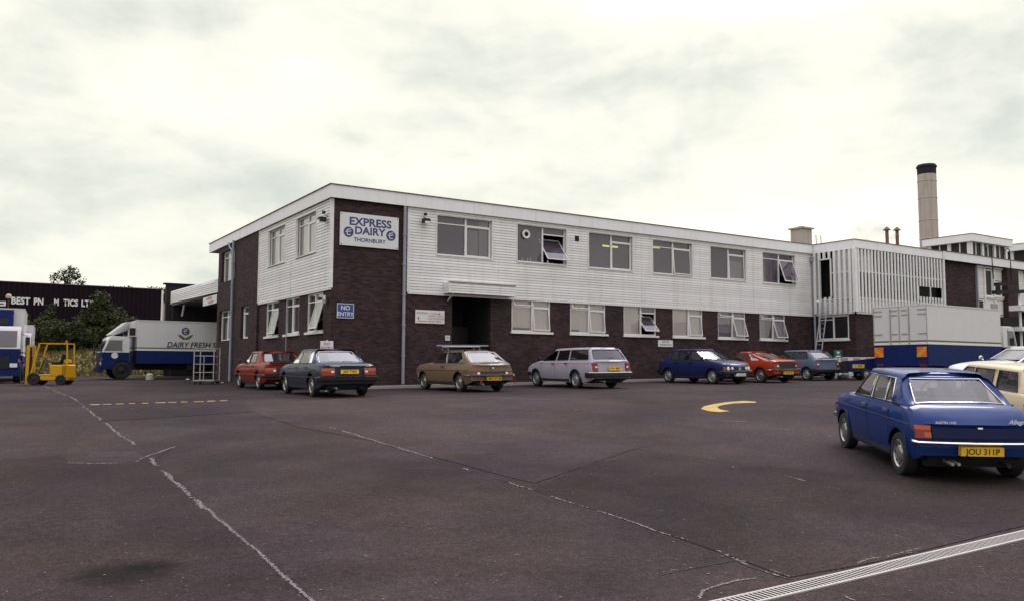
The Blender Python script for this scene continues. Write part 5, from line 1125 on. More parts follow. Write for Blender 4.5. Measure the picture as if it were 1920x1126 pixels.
# ------------------------------------------------------------------ commercial vehicles
def tyre(parent, x, y, r, w_, side, twin=False):
    wheel(parent, x, y, r, side, 'black', w_)
def box_lorry(name, label, O, hd, Lb, Wb, zfloor, ztop, cabL, cabH, stripe_z, rear=False, text=False, roll=0):
    """origin at ground under the middle of the rear face of the load body; +x is forwards"""
    t = thing(name, label, 'lorry'); t.matrix_world = Matrix.Translation(O) @ Matrix.Rotation(hd, 4, 'Z'); hw = Wb/2
    mb = MB(); mb.box(0, Lb, -hw, hw, stripe_z+.17, ztop); mb.build('load_box', 'paint_white', t)
    mb = MB(); mb.box(-.005, Lb+.004, -hw-.004, hw+.004, stripe_z+.10, stripe_z+.17); mb.build('green_stripe', 'stripe_green', t)
    mb = MB(); mb.box(-.01, Lb+.008, -hw-.008, hw+.008, stripe_z, stripe_z+.10); mb.build('white_stripe', 'frame_white', t)
    mb = MB(); mb.box(0, Lb, -hw, hw, zfloor, stripe_z); mb.build('skirt', 'paint_truckblue', t)
    mb = MB()
    for s in (-1, 1): mb.box(-.02, Lb+.02, s*hw-.02, s*hw+.02, ztop-.03, ztop+.02)
    for x in (-.015, Lb): mb.box(x, x+.03, -hw, hw, ztop-.03, ztop+.02)
    mb.build('edge_rail', 'paint_white', t)
    mb = MB(); mb.box(.3, Lb+cabL-.2, -.45, .45, zfloor-.35, zfloor-.01); mb.box(.1, .3, -hw+.1, hw-.1, .45, .6); mb.box(Lb*.45, Lb*.6, hw-.6, hw-.1, .5, zfloor-.05); mb.box(Lb*.4, Lb*.55, -hw+.1, -hw+.6, .45, zfloor-.05); mb.build('chassis', 'black_matt', t)
    wr = .46
    for x in (1.6 if Lb < 7 else 2.0, Lb+cabL*.52):
        for s in (1, -1): tyre(t, x, s*(hw-.18), wr, .3, s)
    # cab
    cz0, cz1 = .62, cabH; L0 = Lb+.35; c1 = Lb+.35+cabL; belt = cz0+(cz1-cz0)*.48
    prof = [(L0, cz0), (c1-.02, cz0-.12), (c1, cz0+.3), (c1-.02, belt), (c1-.30, cz1-.12), (c1-.42, cz1), (L0+.05, cz1), (L0, cz1-.1)]
    def cabpart(nm, prof, material, hw2, inset=0):
        q = MB(); rows = []
        for y, k_ in ((-hw2, .97), (-hw2+.07, 1), (hw2-.07, 1), (hw2, .97)):
            cxm = (L0+c1)/2; czm = (cz0+cz1)/2; rows.append([(cxm+(x-cxm)*k_, y, czm+(z-czm)*k_) for x, z in prof])
        q.grid(rows, True)
        q.face(rows[0]); q.face(list(reversed(rows[-1]))); return q.build(nm, material, t, 35)
    lower = [(L0, cz0), (c1-.02, cz0-.12), (c1, cz0+.3), (c1-.02, belt), (L0, belt)]; upper = [(L0, belt+.001), (c1-.02, belt+.001), (c1-.30, cz1-.12), (c1-.42, cz1), (L0+.05, cz1), (L0, cz1-.1)]
    ch_ = hw-.08
    lo = cabpart('cab', lower, 'paint_truckblue', ch_); up = cabpart('cab_top', upper, 'paint_white', ch_)
    sc_ = MB(); sc_.face([(c1-.0, -ch_+.14, belt+.1), (c1-.0, ch_-.14, belt+.1), (c1-.265, ch_-.14, cz1-.2), (c1-.265, -ch_+.14, cz1-.2)]); sc_.build('windscreen', 'truck_glass', t, merge=False)
    for s in (1, -1):
        q = MB(); y = s*(ch_+.006); q.face([(L0+.4, y, belt+.08), (c1-.12, y, belt+.08), (c1-.36, y, cz1-.2), (L0+.4, y, cz1-.2)]); q.build('side_window', 'truck_glass', t, merge=False)
        q = MB(); q.bar((L0+.38, y, belt-.45), (L0+.38, y, cz1-.15), .01, .02); q.bar((c1-.30, y, cz0+.5), (c1-.30, y, belt), .01, .02); q.box(L0+.45, L0+.6, min(y, y+.03*s), max(y, y+.03*s), belt-.15, belt-.11); q.build('door_seam', 'black', t)
        q = MB(); q.bar((c1-.05, s*ch_, cz1-.35), (c1+.08, s*(ch_+.28), cz1-.45), .02); q.box(c1+.03, c1+.09, min(s*(ch_+.2), s*(ch_+.38)), max(s*(ch_+.2), s*(ch_+.38)), cz1-.95, cz1-.5); q.build('mirror', 'black', t)
        q = MB(); q.box(c1-.02, c1+.03, min(s*(ch_-.08), s*(ch_-.38)), max(s*(ch_-.08), s*(ch_-.38)), cz0+.12, cz0+.3); q.build('headlight', 'lamp_clear', t)
        q = MB(); q.box(c1-.03, c1+.02, min(s*(ch_-.06), s*(ch_+.01)), max(s*(ch_-.06), s*(ch_+.01)), cz0+.36, cz0+.5); q.build('indicator_lens', 'lamp_orange', t)
    q = MB(); q.box(c1-.1, c1+.09, -ch_, ch_, cz0-.28, cz0-.02); q.build('bumper', 'paint_truckblue', t); q = MB(); q.box(c1-.03, c1+.015, -ch_+.42, ch_-.42, cz0+.06, cz0+.62); q.build('grille', 'black', t)
    ww = Lb+cabL*.52
    for s in (1, -1):
        q = MB(); rows = []
        for k in range(9): a_ = PI*k/8; rows.append([(ww+.6*math.cos(a_), s*(ch_-.0), .5+.55*math.sin(a_)), (ww+.6*math.cos(a_), s*(ch_+.05), .5+.55*math.sin(a_)), (ww+.54*math.cos(a_), s*(ch_+.05), .5+.49*math.sin(a_))])
        q.grid(rows); q.build('wheel_arch', 'paint_truckblue', t, 30)
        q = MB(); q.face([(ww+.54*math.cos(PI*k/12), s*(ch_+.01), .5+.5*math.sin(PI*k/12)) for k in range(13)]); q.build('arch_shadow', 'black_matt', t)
    # fridge unit on the front of the body
    q = MB(); q.box(Lb, Lb+.42, -.8, .8, ztop-.85, ztop-.08); q.build('fridge_unit', 'paint_white', t); q = MB(); q.box(Lb+.42, Lb+.44, -.6, .6, ztop-.75, ztop-.45); q.box(Lb+.05, Lb+.35, -.81, -.8, ztop-.8, ztop-.4); q.box(Lb+.05, Lb+.35, .8, .81, ztop-.8, ztop-.4); q.build('fridge_grille', 'black', t)
    return t, dict(L0=L0, c1=c1, belt=belt, cz1=cz1, hw=hw)
mat('stripe_green', (.10, .12, .02), .5); glass('truck_glass', (.25, .25, .27), .35, (.10, .09, .10)); mat('leaf_logo', (.05, .16, .04), .6); mat('chevron_orange', (.75, .13, .02), .5); mat('chevron_yellow', (.60, .30, .02), .5)
# right lorry, tail towards us
g_ = gz(33.0, 20.8)
tr_, d_ = box_lorry('delivery_lorry', 'white and blue box lorry seen from behind with orange chevrons before the slatted wing', (32.95, 20.8, g_), R(0), 5.72, 2.42, 1.80-g_-.02, 4.28-g_, 1.25, 3.58-g_, 2.66-g_)
sz = 2.66-g_; zt_ = 4.28-g_
mb = MB()
for y in (-1.2, -.42, .02, .42, 1.2): mb.bar((-.018, y, sz+.05), (-.018, y, zt_-.06), .025, .02)
for y0, y1 in ((-1.18, -.80), (-.35, -.08), (.8, 1.18), (.1, .38)):
    for z in (sz+.45, sz+1.25, zt_-.18): mb.bar((-.024, y0, z), (-.024, y1, z), .012, .035)
mb.bar((-.03, -.42, sz+.0), (-.03, -.42, zt_-.1), .03, .03); mb.bar((-.03, .42, sz+.0), (-.03, .42, zt_-.1), .03, .03)
mb.build('rear_door_bar', 'blind_grey', tr_)
for y in (-.95, .98):
    mb = MB(); mb.box(-.03, -.015, y-.21, y+.21, sz-.52, sz-.1); p = mb.build('chevron_board', 'chevron_orange', tr_); q = MB(); s = 1 if y > 0 else -1
    q.face([(-.033, y-.21*s, sz-.52), (-.033, y-.06*s, sz-.52), (-.033, y+.21*s, sz-.22), (-.033, y+.21*s, sz-.1), (-.033, y+.12*s, sz-.1), (-.033, y-.21*s, sz-.42)]); q.build('chevron_stripe', 'chevron_yellow', p, merge=False)
    mb = MB(); mb.box(-.04, -.0, y-.2, y+.1, .62, .72); mb.build('tail_lamp', 'lamp_red', tr_)
mb = MB(); mb.box(-.05, .1, -1.1, 1.1, .50, .6); mb.build('rear_bumper', 'black_matt', tr_)
# left lorry backed into the bay, facing left
g_ = gz(8, 49.8)
tr_, d_ = box_lorry('delivery_lorry', 'white and blue dairy fresh lorry backed into the loading bay', (14.2, 49.78, g_), R(180), 6.45, 2.4, 1.84-g_, 4.12-g_, 1.35, 3.25-g_, 2.52-g_)
MS = Matrix(((-1, 0, 0, 0), (0, 0, 1, 0), (0, 1, 0, 0), (0, 0, 0, 1)))
put_text('lettering', 'DAIRY FRESH SERVICE', .42, 'ink', tr_, Matrix.Translation((4.98, 1.212, 2.84-g_)) @ MS, align='LEFT', shear=.22, bold=.02, xs=.92)
emblem(tr_, MS, -4.02, 3.6-g_, .21, 1.21, 'sign_blue_ink', 'paint_white')
for s in (1, -1):
    q = MB(); cx = 4.02; zc = 3.27-g_
    pts = [(0, -.12), (.12, -.13), (.28, -.02), (.42, .16), (.26, .12), (.12, .03), (0, -.04)]
    q.face([(cx+s*a_, 1.213, zc+b_) for a_, b_ in pts]); q.build('leaf_motif', 'leaf_logo', tr_, merge=False)
q = MB(); L0, c1, cz1 = d_['L0'], d_['c1'], d_['cz1']
rows = []
for y in (-.9, -.8, 0, .8, .9):
    rows.append([(c1-.5, y, cz1+.02), (c1-.42, y, cz1+.12), (L0+.15, y*.98, cz1+.78), (L0-.0, y*.95, cz1+.80), (L0+.05, y*.95, cz1+.5)])
q.grid(rows)
for y in (-.9, .9): q.face([(c1-.5, y, cz1+.02), (c1-.42, y, cz1+.12), (L0+.15, y*.98, cz1+.78), (L0, y*.95, cz1+.80), (L0+.05, y*.95, cz1+.35)])
o = q.build('wind_deflector', 'paint_white', tr_, 40); md = o.modifiers.new('t', 'SOLIDIFY'); md.thickness = .03
q = MB(); zc = d_['belt']-.16; xx = L0+.72
q.face([(xx+.17*math.cos(2*PI*k/20), d_['hw']-.06, zc+.16*math.sin(2*PI*k/20)) for k in range(20)]); q.build('door_emblem', 'sign_white', tr_, merge=False)
# far left lorry, facing us, cut by the frame edge
P = onD(-22, 721, 38); g_ = gz(P.x, P.y); hd = math.atan2(-P.y, -P.x)+R(-3)
tr_, d_ = box_lorry('delivery_lorry', 'blue and white box lorry facing the camera at the left edge', (P.x-math.cos(hd)*7.05, P.y-math.sin(hd)*7.05, g_), hd, 5.4, 2.5, 1.0, 3.5, 1.3, 2.62, 1.3)
for ch in tr_.children:
    if ch.name.startswith('fridge_unit'): ch.data = ch.data.copy(); ch.data.materials[0] = MATS['paint_truckblue']
P = onD(10, 716, 44); g_ = gz(P.x, P.y)
tr_, d_ = box_lorry('delivery_lorry', 'narrow glimpse of a white and blue lorry between the left lorry and the forklift', (P.x-math.cos(hd)*6.6, P.y-math.sin(hd)*6.6, g_), hd, 5.0, 2.3, 1.0, 2.95, 1.2, 2.5, 1.3)

# forklift
P = onD(93, 718, 36); g_ = gz(P.x, P.y); hd = math.atan2(-RH.y, -RH.x)+R(8)
fk = thing('forklift', 'yellow forklift truck with an open cab frame standing left of the dairy lorry', 'forklift'); fk.matrix_world = Matrix.Translation((P.x, P.y, g_)) @ Matrix.Rotation(hd, 4, 'Z') @ Matrix.Scale(.87, 4)
# +x towards the mast (left in view), +y towards the camera
mb = MB(); mb.box(-.98, .62, -.5, .5, .22, .42); mb.box(-.98, -.15, -.5, .5, .42, .98)
mb.box(.10, .55, -.48, .48, .42, .52); mb.build('body', 'paint_forklift', fk).modifiers.new('b', 'BEVEL').width = .04
mb = MB(); mb.box(-1.02, -.66, -.5, .5, .3, 1.0); o = mb.build('counterweight', 'paint_forklift', fk); o.modifiers.new('b', 'BEVEL').width = .06
mb = MB(); mb.box(-.92, -.2, -.36, .36, .985, 1.06); mb.build('deck', 'black_matt', fk)
mb = MB()
for y in (-.46, .46):
    mb.bar((.72, y, .45), (.36, y, 2.02), .05, .07); mb.bar((-.93, y, .9), (-.90, y, 2.02), .05, .06); mb.bar((.40, y, 2.02), (-.93, y, 2.02), .05, .05)
for x in (.38, 0, -.3, -.6, -.92): mb.bar((x, -.46, 2.03), (x, .46, 2.03), .04, .03)
mb.build('overhead_guard', 'paint_forklift', fk)
mb = MB(); mb.lathe([(0, 2.17), (.05, 2.15), (.06, 2.06), (0, 2.06)], (-.7, 0, 0), 'z', 12); mb.build('beacon', 'lamp_orange', fk, 40)
mb = MB()
for y in (-.36, .36): mb.box(.86, .97, y-.06, y+.06, .06, 1.92)
mb.box(.88, .95, -.36, .36, 1.86, 1.94); mb.box(.88, .95, -.36, .36, .3, .38); mb.build('mast', 'paint_forklift', fk)
mb = MB()
for y in (-.26, .26): mb.box(.99, 1.06, y-.05, y+.05, .06, 1.85); mb.box(.99, 2.0, y-.06, y+.06, .06, .10)
mb.box(1.0, 1.05, -.45, .45, .3, .8); mb.tube([(.92, 0, .2), (.92, 0, 1.8)], .05, 8); mb.build('fork', 'black', fk)
mb = MB(); mb.box(-.55, -.1, -.24, .24, 1.06, 1.14); mb.box(-.62, -.50, -.24, .24, 1.12, 1.55, Matrix.Translation((0, 0, 0)) @ Matrix.Translation((-.55, 0, 1.1)) @ Matrix.Rotation(R(-14), 4, 'Y') @ Matrix.Translation((.55, 0, -1.1))); o = mb.build('seat', 'black', fk); o.modifiers.new('b', 'BEVEL').width = .03
mb = MB(); mb.tube([(.55, 0, .5), (.30, 0, 1.2)], .03, 8); mb.tube([Vector((.29+.1*math.sin(a_), .17*math.cos(a_), 1.22+.14*math.sin(a_))) for a_ in [2*PI*k/14 for k in range(15)]], .018, 6, False); mb.build('steering_wheel', 'black', fk)
mb = MB(); mb.lathe([(0, .2), (.16, .18), (.2, .1), (.2, 0)], (-.78, 0, 1.06), 'z', 12); mb.build('gas_tank', 'paint_forklift', fk, 40)
for x, r_ in ((.55, .30), (-.68, .25)):
    for s in (1, -1): wheel(fk, x, s*.45, r_, s, 'black', .2)

# roll cage
P = onD(387, 717, 36); g_ = gz(P.x, P.y); cg = thing('roll_cage', 'empty galvanised roll cage trolley standing by the building end', 'trolley', (P.x, P.y, g_), math.atan2(RH.y, RH.x))
W_, H_, D_ = .42, 1.55, .36
for x, y in ((-W_, -D_), (-W_, D_), (W_, -D_), (W_, D_)): mb = MB(); mb.bar((x, y, .12), (x, y, H_), .04); mb.build('post', 'galv', cg)
mb = MB()
for y in (-D_, D_):
    for z in (.5, .85, 1.2, H_-.03): mb.bar((-W_, y, z), (W_, y, z), .028)
for x in (-W_, W_):
    for z in (.5, .85, 1.2, H_-.03): mb.bar((x, -D_, z), (x, D_, z), .02)
mb.bar((0, -D_, .15), (0, -D_, 1.2), .028); mb.build('rail', 'galv', cg)
mb = MB(); mb.box(-W_, W_, -D_, D_, .13, .18); mb.build('deck', 'galv', cg)
for x in (-W_+.05, W_-.05):
    for y in (-D_+.05, D_-.05): mb = MB(); mb.lathe([(0, -.02), (.06, -.02), (.06, .02), (0, .02)], (x, y, .06), 'y', 12); mb.build('castor', 'rubber', cg)
# no entry post sign behind the slate blue car
P = onD(613, 648, 27.6); g_ = gz(P.x, P.y); t = thing('post_sign', 'small white no entry board on a post behind the slate blue car', 'sign', (P.x, P.y, g_), AZ-PI/2)
zc = P.z-g_; mb = MB(); mb.tube([(0, 0, 0), (0, 0, zc+.2)], .022, 8); mb.build('post', 'frame_white', t)
mb = MB(); mb.box(-.21, .21, -.03, -.01, zc-.14, zc+.17); mb.build('panel', 'sign_white', t); Mx = face_frame((0, -.034, zc), (1, 0, 0), (0, -1, 0))
put_text('lettering', 'NO', .13, 'sign_red', t, at(Mx, 0, .07, 0), bold=.02); put_text('lettering', 'ENTRY', .12, 'sign_red', t, at(Mx, 0, -.06, 0), bold=.02)
# green sign on a post, white barrier and bits at the wing corner
P = onD(1571, 663, 37.8); g_ = gz(P.x, P.y); t = thing('post_sign', 'small green board on a thin post right of the light blue hatchback', 'sign', (P.x, P.y, g_), AZ-PI/2); zc = P.z-g_
mb = MB(); mb.tube([(0, 0, 0), (0, 0, zc)], .02, 8); mb.build('post', 'black', t); mb = MB(); mb.box(-.18, .18, -.04, -.01, zc-.16, zc+.2); mb.build('panel', 'sign_green', t); mb = MB(); mb.face([(-.09, -.045, zc+.12), (.09, -.045, zc+.12), (.02, -.045, zc), (-.02, -.045, zc)]); mb.box(-.1, .1, -.05, -.045, zc-.13, zc-.06); mb.build('lettering', 'sign_white', t)
a_, b_ = onD(1566, 690, 41.0), onD(1650, 690, 41.0); g_ = gz(a_.x, a_.y); dv = (b_-a_); dv.z = 0; L_ = dv.length
t = thing('white_barrier', 'low white slatted barrier behind the light blue hatchback and the trailer', 'barrier', (a_.x, a_.y, g_), math.atan2(dv.y, dv.x))
for x in (0, L_*.33, L_*.66, L_): mb = MB(); mb.box(x-.05, x+.05, -.04, .04, 0, .95); mb.build('post', 'frame_white', t)
mb = MB(); mb.box(-.2, L_+.2, -.07, -.041, .72, 1.0); mb.box(-.2, L_+.2, -.07, -.041, .36, .6); mb.box(-.2, L_+.2, -.07, -.041, .1, .26); mb.build('rail', 'frame_white', t)
mb = MB(); [mb.box(x, x+.35, -.076, -.071, .76, .96) for x in (.25, .85, 1.45)]; mb.build('slot', 'blind_grey', t)
# trailer
P = onD(1612, 706, 37.5); g_ = gz(P.x, P.y); t = thing('car_trailer', 'small blue box trailer with yellow number plate beside the white lorry', 'trailer', (P.x, P.y, g_), math.atan2(RH.y, RH.x)+R(-6))
mb = MB(); mb.face([(-.62, -.55, .35), (.95, -.55, .35), (.95, -.55, .98), (-.62, -.55, .82)]); mb.face([(-.62, .55, .35), (.95, .55, .35), (.95, .55, .98), (-.62, .55, .82)]); mb.face([(-.62, -.55, .35), (-.62, .55, .35), (-.62, .55, .82), (-.62, -.55, .82)]); mb.face([(.95, -.55, .35), (.95, .55, .35), (.95, .55, .98), (.95, -.55, .98)]); mb.face([(-.62, -.55, .36), (.95, -.55, .36), (.95, .55, .36), (-.62, .55, .36)]); mb.build('body', 'paint_truckblue', t)
mb = MB(); mb.box(-.98, -.63, -.5, .5, .3, .78); mb.build('tail_box', 'black_matt', t); mb = MB(); mb.box(-.45, .05, -.565, -.552, .52, .68); mb.build('number_plate', 'plate_yellow', t)
put_text('lettering', 'L 303', .13, 'ink', t, face_frame((-.2, -.57, .6), (1, 0, 0), (0, -1, 0)), bold=.01)
for s in (1, -1): wheel(t, .15, s*.6, .24, s, 'hub', .13)
mb = MB(); mb.box(.9, .97, -.6, -.5, .6, .75); mb.build('tail_lamp', 'lamp_red', t); mb = MB(); mb.bar((-.62, -.551, .83), (.95, -.551, .99), .03, .02); mb.build('edge_trim', 'sign_red', t)
# sack
blob('rubbish_sack', (1556, 706), .28, 'sign_white', 'pale bulging sack lying between the light blue hatchback and the trailer', 'sack', .8)
bpy.data.objects['rubbish_sack'].location = onD(1579, 690, 38.5)*1.0
bpy.data.objects['rubbish_sack'].location.z = gz(*bpy.data.objects['rubbish_sack'].location[:2])+.2
# ladder leaning in the inner corner
p0, p1 = onX(1527, 672, 35.7), onX(1539, 672, 35.7); q0, q1 = onX(1541, 567, 37.2), onX(1552, 567, 37.2)
t = thing('ladder', 'tall aluminium ladder leaning on the slatted screen at the inner corner', 'ladder', (p0.x, p0.y, gz(p0.x, p0.y)))
b0 = Vector((35.7, p0.y, gz(35.7, p0.y))); b1 = Vector((35.7, p1.y, gz(35.7, p1.y))); t.location = b0
def down(p, q, z): k = (z-p.z)/(q.z-p.z); return p.lerp(q, k)
z_ = gz(35.7, 27.5); A0 = down(p0, q0, z_)-b0; A1 = down(p1, q1, z_)-b0; C0 = q0-b0; C1 = q1-b0
mb = MB(); mb.bar(A0, C0, .04); mb.build('stile', 'pipe_grey', t); mb = MB(); mb.bar(A1, C1, .04); mb.build('stile', 'pipe_grey', t)
mb = MB(); [mb.bar(A0.lerp(C0, k/14), A1.lerp(C1, k/14), .028) for k in range(1, 14)]; mb.build('rung', 'pipe_grey', t)
# dark gantry at far right
t = thing('steel_gantry', 'dark steel loading gantry arms in front of the far brick pier', 'gantry', (48, 22.5, gz(48, 22.5)))
o0 = Vector(t.location)
mb = MB(); a_ = onY(1868, 533, 22.5)-o0; b_ = onY(1905, 531, 22.5)-o0; mb.bar(a_, b_, .25, .16); a_ = onY(1864, 548, 22.5)-o0; b_ = onY(1935, 546, 22.5)-o0; mb.bar(a_, b_, .25, .18); mb.build('arm', 'black_matt', t)
mb = MB(); a_ = onY(1911, 548, 22.5)-o0; mb.bar((a_.x, 0, 0), (a_.x, 0, a_.z), .09); mb.build('post', 'frame_white', t); mb = MB(); a_ = onY(1903, 582, 22.5)-o0; b_ = onY(1925, 574, 22.5)-o0; mb.box(a_.x, b_.x, -.3, .3, a_.z, b_.z); mb.build('white_bracket', 'frame_white', t); mb = MB(); a_ = onY(1906, 620, 22.5)-o0; b_ = onY(1925, 613, 22.5)-o0; mb.box(a_.x, b_.x, -.3, .3, a_.z, b_.z); mb.build('white_bracket', 'frame_white', t)
mb = MB(); a_ = onY(1886, 640, 22.6)-o0; mb.box(a_.x, a_.x+5, .2, .6, 0, onY(1925, 596, 22.6).z-o0.z); mb.build('dark_panel', 'dark_room', t)

# loading bay beyond the office
bay = thing('loading_bay', 'lower loading bay with white boarded fascia and dark open front beyond the office', 'building', (X0, 50, 1))
def BB(mb, name, material):
    for i, v in enumerate(mb.v): mb.v[i] = v-Vector((X0, 50, 1))
    return mb.build(name, material, bay)
mb = MB()
for i in range(7):
    z0_ = 5.48+i*.105
    mb.face([(X0-.02, YE+.0, z0_), (X0-.02, 56.4, z0_+.2), (X0+.01, 56.4, z0_+.29), (X0+.01, YE+.0, z0_+.09)]); mb.face([(X0+.01, YE, z0_+.09), (X0+.01, 56.4, z0_+.29), (X0+.03, 56.4, z0_+.305), (X0+.03, YE, z0_+.105)])
mb.box(X0-.03, X0+.02, 56.4, 56.5, 5.6, 6.4); BB(mb, 'boarded_fascia', 'white_boards')
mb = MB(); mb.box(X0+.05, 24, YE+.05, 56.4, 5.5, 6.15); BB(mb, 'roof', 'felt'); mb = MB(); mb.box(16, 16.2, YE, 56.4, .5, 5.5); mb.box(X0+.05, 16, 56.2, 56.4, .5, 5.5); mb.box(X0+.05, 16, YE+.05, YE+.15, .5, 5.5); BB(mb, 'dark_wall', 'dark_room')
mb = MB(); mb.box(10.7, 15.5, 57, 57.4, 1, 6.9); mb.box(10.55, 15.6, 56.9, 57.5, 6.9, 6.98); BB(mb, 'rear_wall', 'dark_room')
mb = MB(); mb.tube([(X0+.2, 53.6, 5.4), (X0+.1, 53.6, 4.7)], .06); BB(mb, 'lamp', 'pipe_grey')
P = onX(394, 563, X0-.12); sg, M = board_sign('bay_sign', (P.x, P.y, P.z), 2.9, .44, LEFT, 'sign_white', None, 'white hanging board with red lettering under the loading bay fascia'); put_text('lettering', 'ALL VISITORS', .2, 'sign_red', sg, at(M, -.1, .1, .035), bold=.02); put_text('lettering', 'TO RECEPTION', .16, 'sign_red', sg, at(M, .25, -.11, .035), bold=.02)
# warehouse far left
wh = thing('warehouse', 'long black profiled warehouse with white lettering behind the left hand trees', 'building', (0, 85, 1))
mb = MB(); x = -70.0; z0_, z1_ = -.3, 7.95; rows = []
pts = []
while x < 15.5:
    pts += [(x, 0), (x+.16, 0), (x+.2, .06), (x+.36, .06)]; x += .4
pts.append((15.5, 0)); mb.grid([[(a_, -b_, z0_) for a_, b_ in pts], [(a_, -b_, z1_) for a_, b_ in pts]]); mb.face([(15.5, 0, z0_), (15.5, 30, z0_), (15.5, 30, z1_), (15.5, 0, z1_)]); mb.build('profiled_wall', 'clad_black', wh)
mb = MB(); mb.box(-70, 15.6, -.1, 30, 7.95, 8.02); mb.build('roof', 'felt', wh); mb = MB(); mb.box(15.5, 15.66, -.12, .1, -.3, 7.9); mb.build('corner_trim', 'frame_white', wh)
for s_, xa, xb in (('BEST', 3.28, 4.70), ('PN', 4.98, 5.72), ('M', 6.55, 6.92), ('TICS', 7.28, 8.46), ('LTD', 8.74, 9.85)):
    me = text_mesh(s_, .82, bold=.035, align='LEFT'); xs_ = [v.co.x for v in me.vertices]; k = (xb-xa)/(max(xs_)-min(xs_)); me.transform(Matrix.Translation((-min(xs_), 0, 0))); me.transform(Matrix.Scale(k, 4, (1, 0, 0))); me.materials.append(MATS['frame_white'])
    o = bpy.data.objects.new('lettering', me); col.objects.link(o); o.parent = wh; o.matrix_local = face_frame((xa, -.12, 6.33), (1, 0, 0), (0, -1, 0))
# gap building
P = onD(306, 560, 95); b2 = thing('far_building', 'pale low building glimpsed in the gap right of the warehouse', 'building', (P.x, P.y, 1.2)); mb = MB(); mb.box(-.5, 3, 0, 4, 0, 7.6); mb.build('wall', 'blind_grey', b2); mb = MB(); mb.box(-.52, 3.02, -.02, 0, 5.6, 7.5); mb.build('upper_panel', 'stack_concrete', b2); mb = MB(); [mb.box(x, x+.5, -.03, 0, 2, 4.9) for x in (-.2, .5, 1.2)]; mb.build('window', 'black', b2)
# hill
mb = MB(); rows = []
for v in (150, 200, 260, 330, 420, 600):
    rows.append([(*uv2(u, v), 1.2+max(0, (v-140)/280)**.8*22*min(1, 1)*(.8+.2*math.sin(u*.01+1))*math.exp(-((u+150)/230.)**2)) for u in range(-500, 400, 20)])
mb.grid(rows); tag(mb.build('hill', 'hill_green', smooth=60), kind='structure')

# ------------------------------------------------------------------ vegetation
def leaves(mb, c, rad, n, size, seed, gap=.35, flat=1.0, mats=('leaf_dark', 'leaf_mid', 'leaf_light')):
    r_ = random.Random(seed)
    c = Vector(c)
    k = 0; tries = 0
    while k < n and tries < n*6:
        tries += 1
        d_ = Vector((r_.gauss(0, 1), r_.gauss(0, 1), r_.gauss(0, 1))).normalized(); rr = r_.random()**.45
        p = Vector((d_.x*rad[0], d_.y*rad[1], d_.z*rad[2]))*rr
        nn = noise.noise((c+p)*(1.1/max(rad)*2.2)+Vector((seed, 0, 0)))
        if nn < -gap+.25*rr: continue
        p *= 1+.3*noise.noise(p*1.2/max(rad)*2+Vector((0, seed, 0)))
        p = c+p; a_ = Vector((r_.gauss(0, 1), r_.gauss(0, 1), r_.gauss(0, 1))).normalized(); b_ = a_.orthogonal().normalized(); b_ = Matrix.Rotation(r_.uniform(0, 6.3), 3, a_) @ b_; e_ = a_.cross(b_); s = size*r_.uniform(.6, 1.4)
        mi = 0 if nn < .0 else (1 if nn < .28 else 2)
        if r_.random() < .2: mi = r_.randint(0, 2)
        mb.mat(mats[mi]); mb.face([p-b_*s*.5, p+e_*s*.3, p+b_*s*.6, p-e_*s*.3]); k += 1
def tree(name, label, cat, P, H_, blobs, n, size, seed, tr=.12, group=None, limbs=5, mats=('leaf_dark', 'leaf_mid', 'leaf_light'), gap=.35):
    t = thing(name, label, cat, P, group=group); r_ = random.Random(seed)
    mb = MB(); mb.tube([(0, 0, -.3), (tr*.3, 0, H_*.3), (-tr*.3, tr*.3, H_*.6), (0, 0, H_*.85)], [tr, tr*.8, tr*.5, tr*.2], 8)
    for i in range(limbs):
        c, rad = blobs[i % len(blobs)]; c = Vector(c); b_ = Vector((0, 0, H_*r_.uniform(.25, .6))); e_ = c+Vector((r_.uniform(-.6, .6)*rad[0], r_.uniform(-.6, .6)*rad[1], r_.uniform(-.1, .7)*rad[2])); mb.tube([b_, b_.lerp(e_, .5)+Vector((0, 0, .1*H_*.3)), e_], [tr*.45, tr*.3, tr*.08], 6)
    mb.build('trunk', 'bark', t, 60)
    mb = MB(); tot = sum(b[1][0]*b[1][2] for b in blobs)
    for i, (c, rad) in enumerate(blobs): leaves(mb, c, rad, int(n*rad[0]*rad[2]/tot), size, seed+i*3, gap, mats=mats)
    mb.build('crown', None, t, merge=False); return t
def bank(u, v):  # verge bank height above yard
    x, y = uv2(u, v); k = max(0, min(1, (v-56)/18)); return gz(x, y)+2.2*k*k*(3-2*k)*max(0, min(1, (-u-8)/6))
def vg(px, v):
    dd = ray(px, 600); k = v/ (Vector((dd.x, dd.y)).dot(FH)); P = dd*k; u = Vector((P.x, P.y)).dot(RH); return Vector((P.x, P.y, bank(u, v)))
mb = MB(); mb.grid([[(*uv2(u, v), bank(u, v)+.03) for u in [-90+i*2 for i in range(42)]] for v in [54+i*1.5 for i in range(20)]]); tag(mb.build('grass_bank', 'grass_dry', smooth=60), kind='structure')
mb = MB(); r_ = random.Random(3)
for i in range(9000):
    v = r_.uniform(54.5, 74); u = r_.uniform(-46, -22) if r_.random() < .8 else r_.uniform(-60, -10); x, y = uv2(u, v); z = bank(u, v)+.02; h_ = r_.uniform(.12, .42)*(1+.6*noise.noise(Vector((u*.3, v*.3, 0)))); a_ = r_.uniform(0, PI); w2 = r_.uniform(.05, .13); dx_, dy_ = math.cos(a_)*w2, math.sin(a_)*w2; lx, ly = r_.uniform(-.15, .15), r_.uniform(-.15, .15)
    mb.mat('grass_green' if noise.noise(Vector((u*.25, v*.4, 4))) > .08 else 'grass_dry'); mb.face([(x-dx_, y-dy_, z), (x+dx_, y+dy_, z), (x+lx, y+ly, z+h_)])
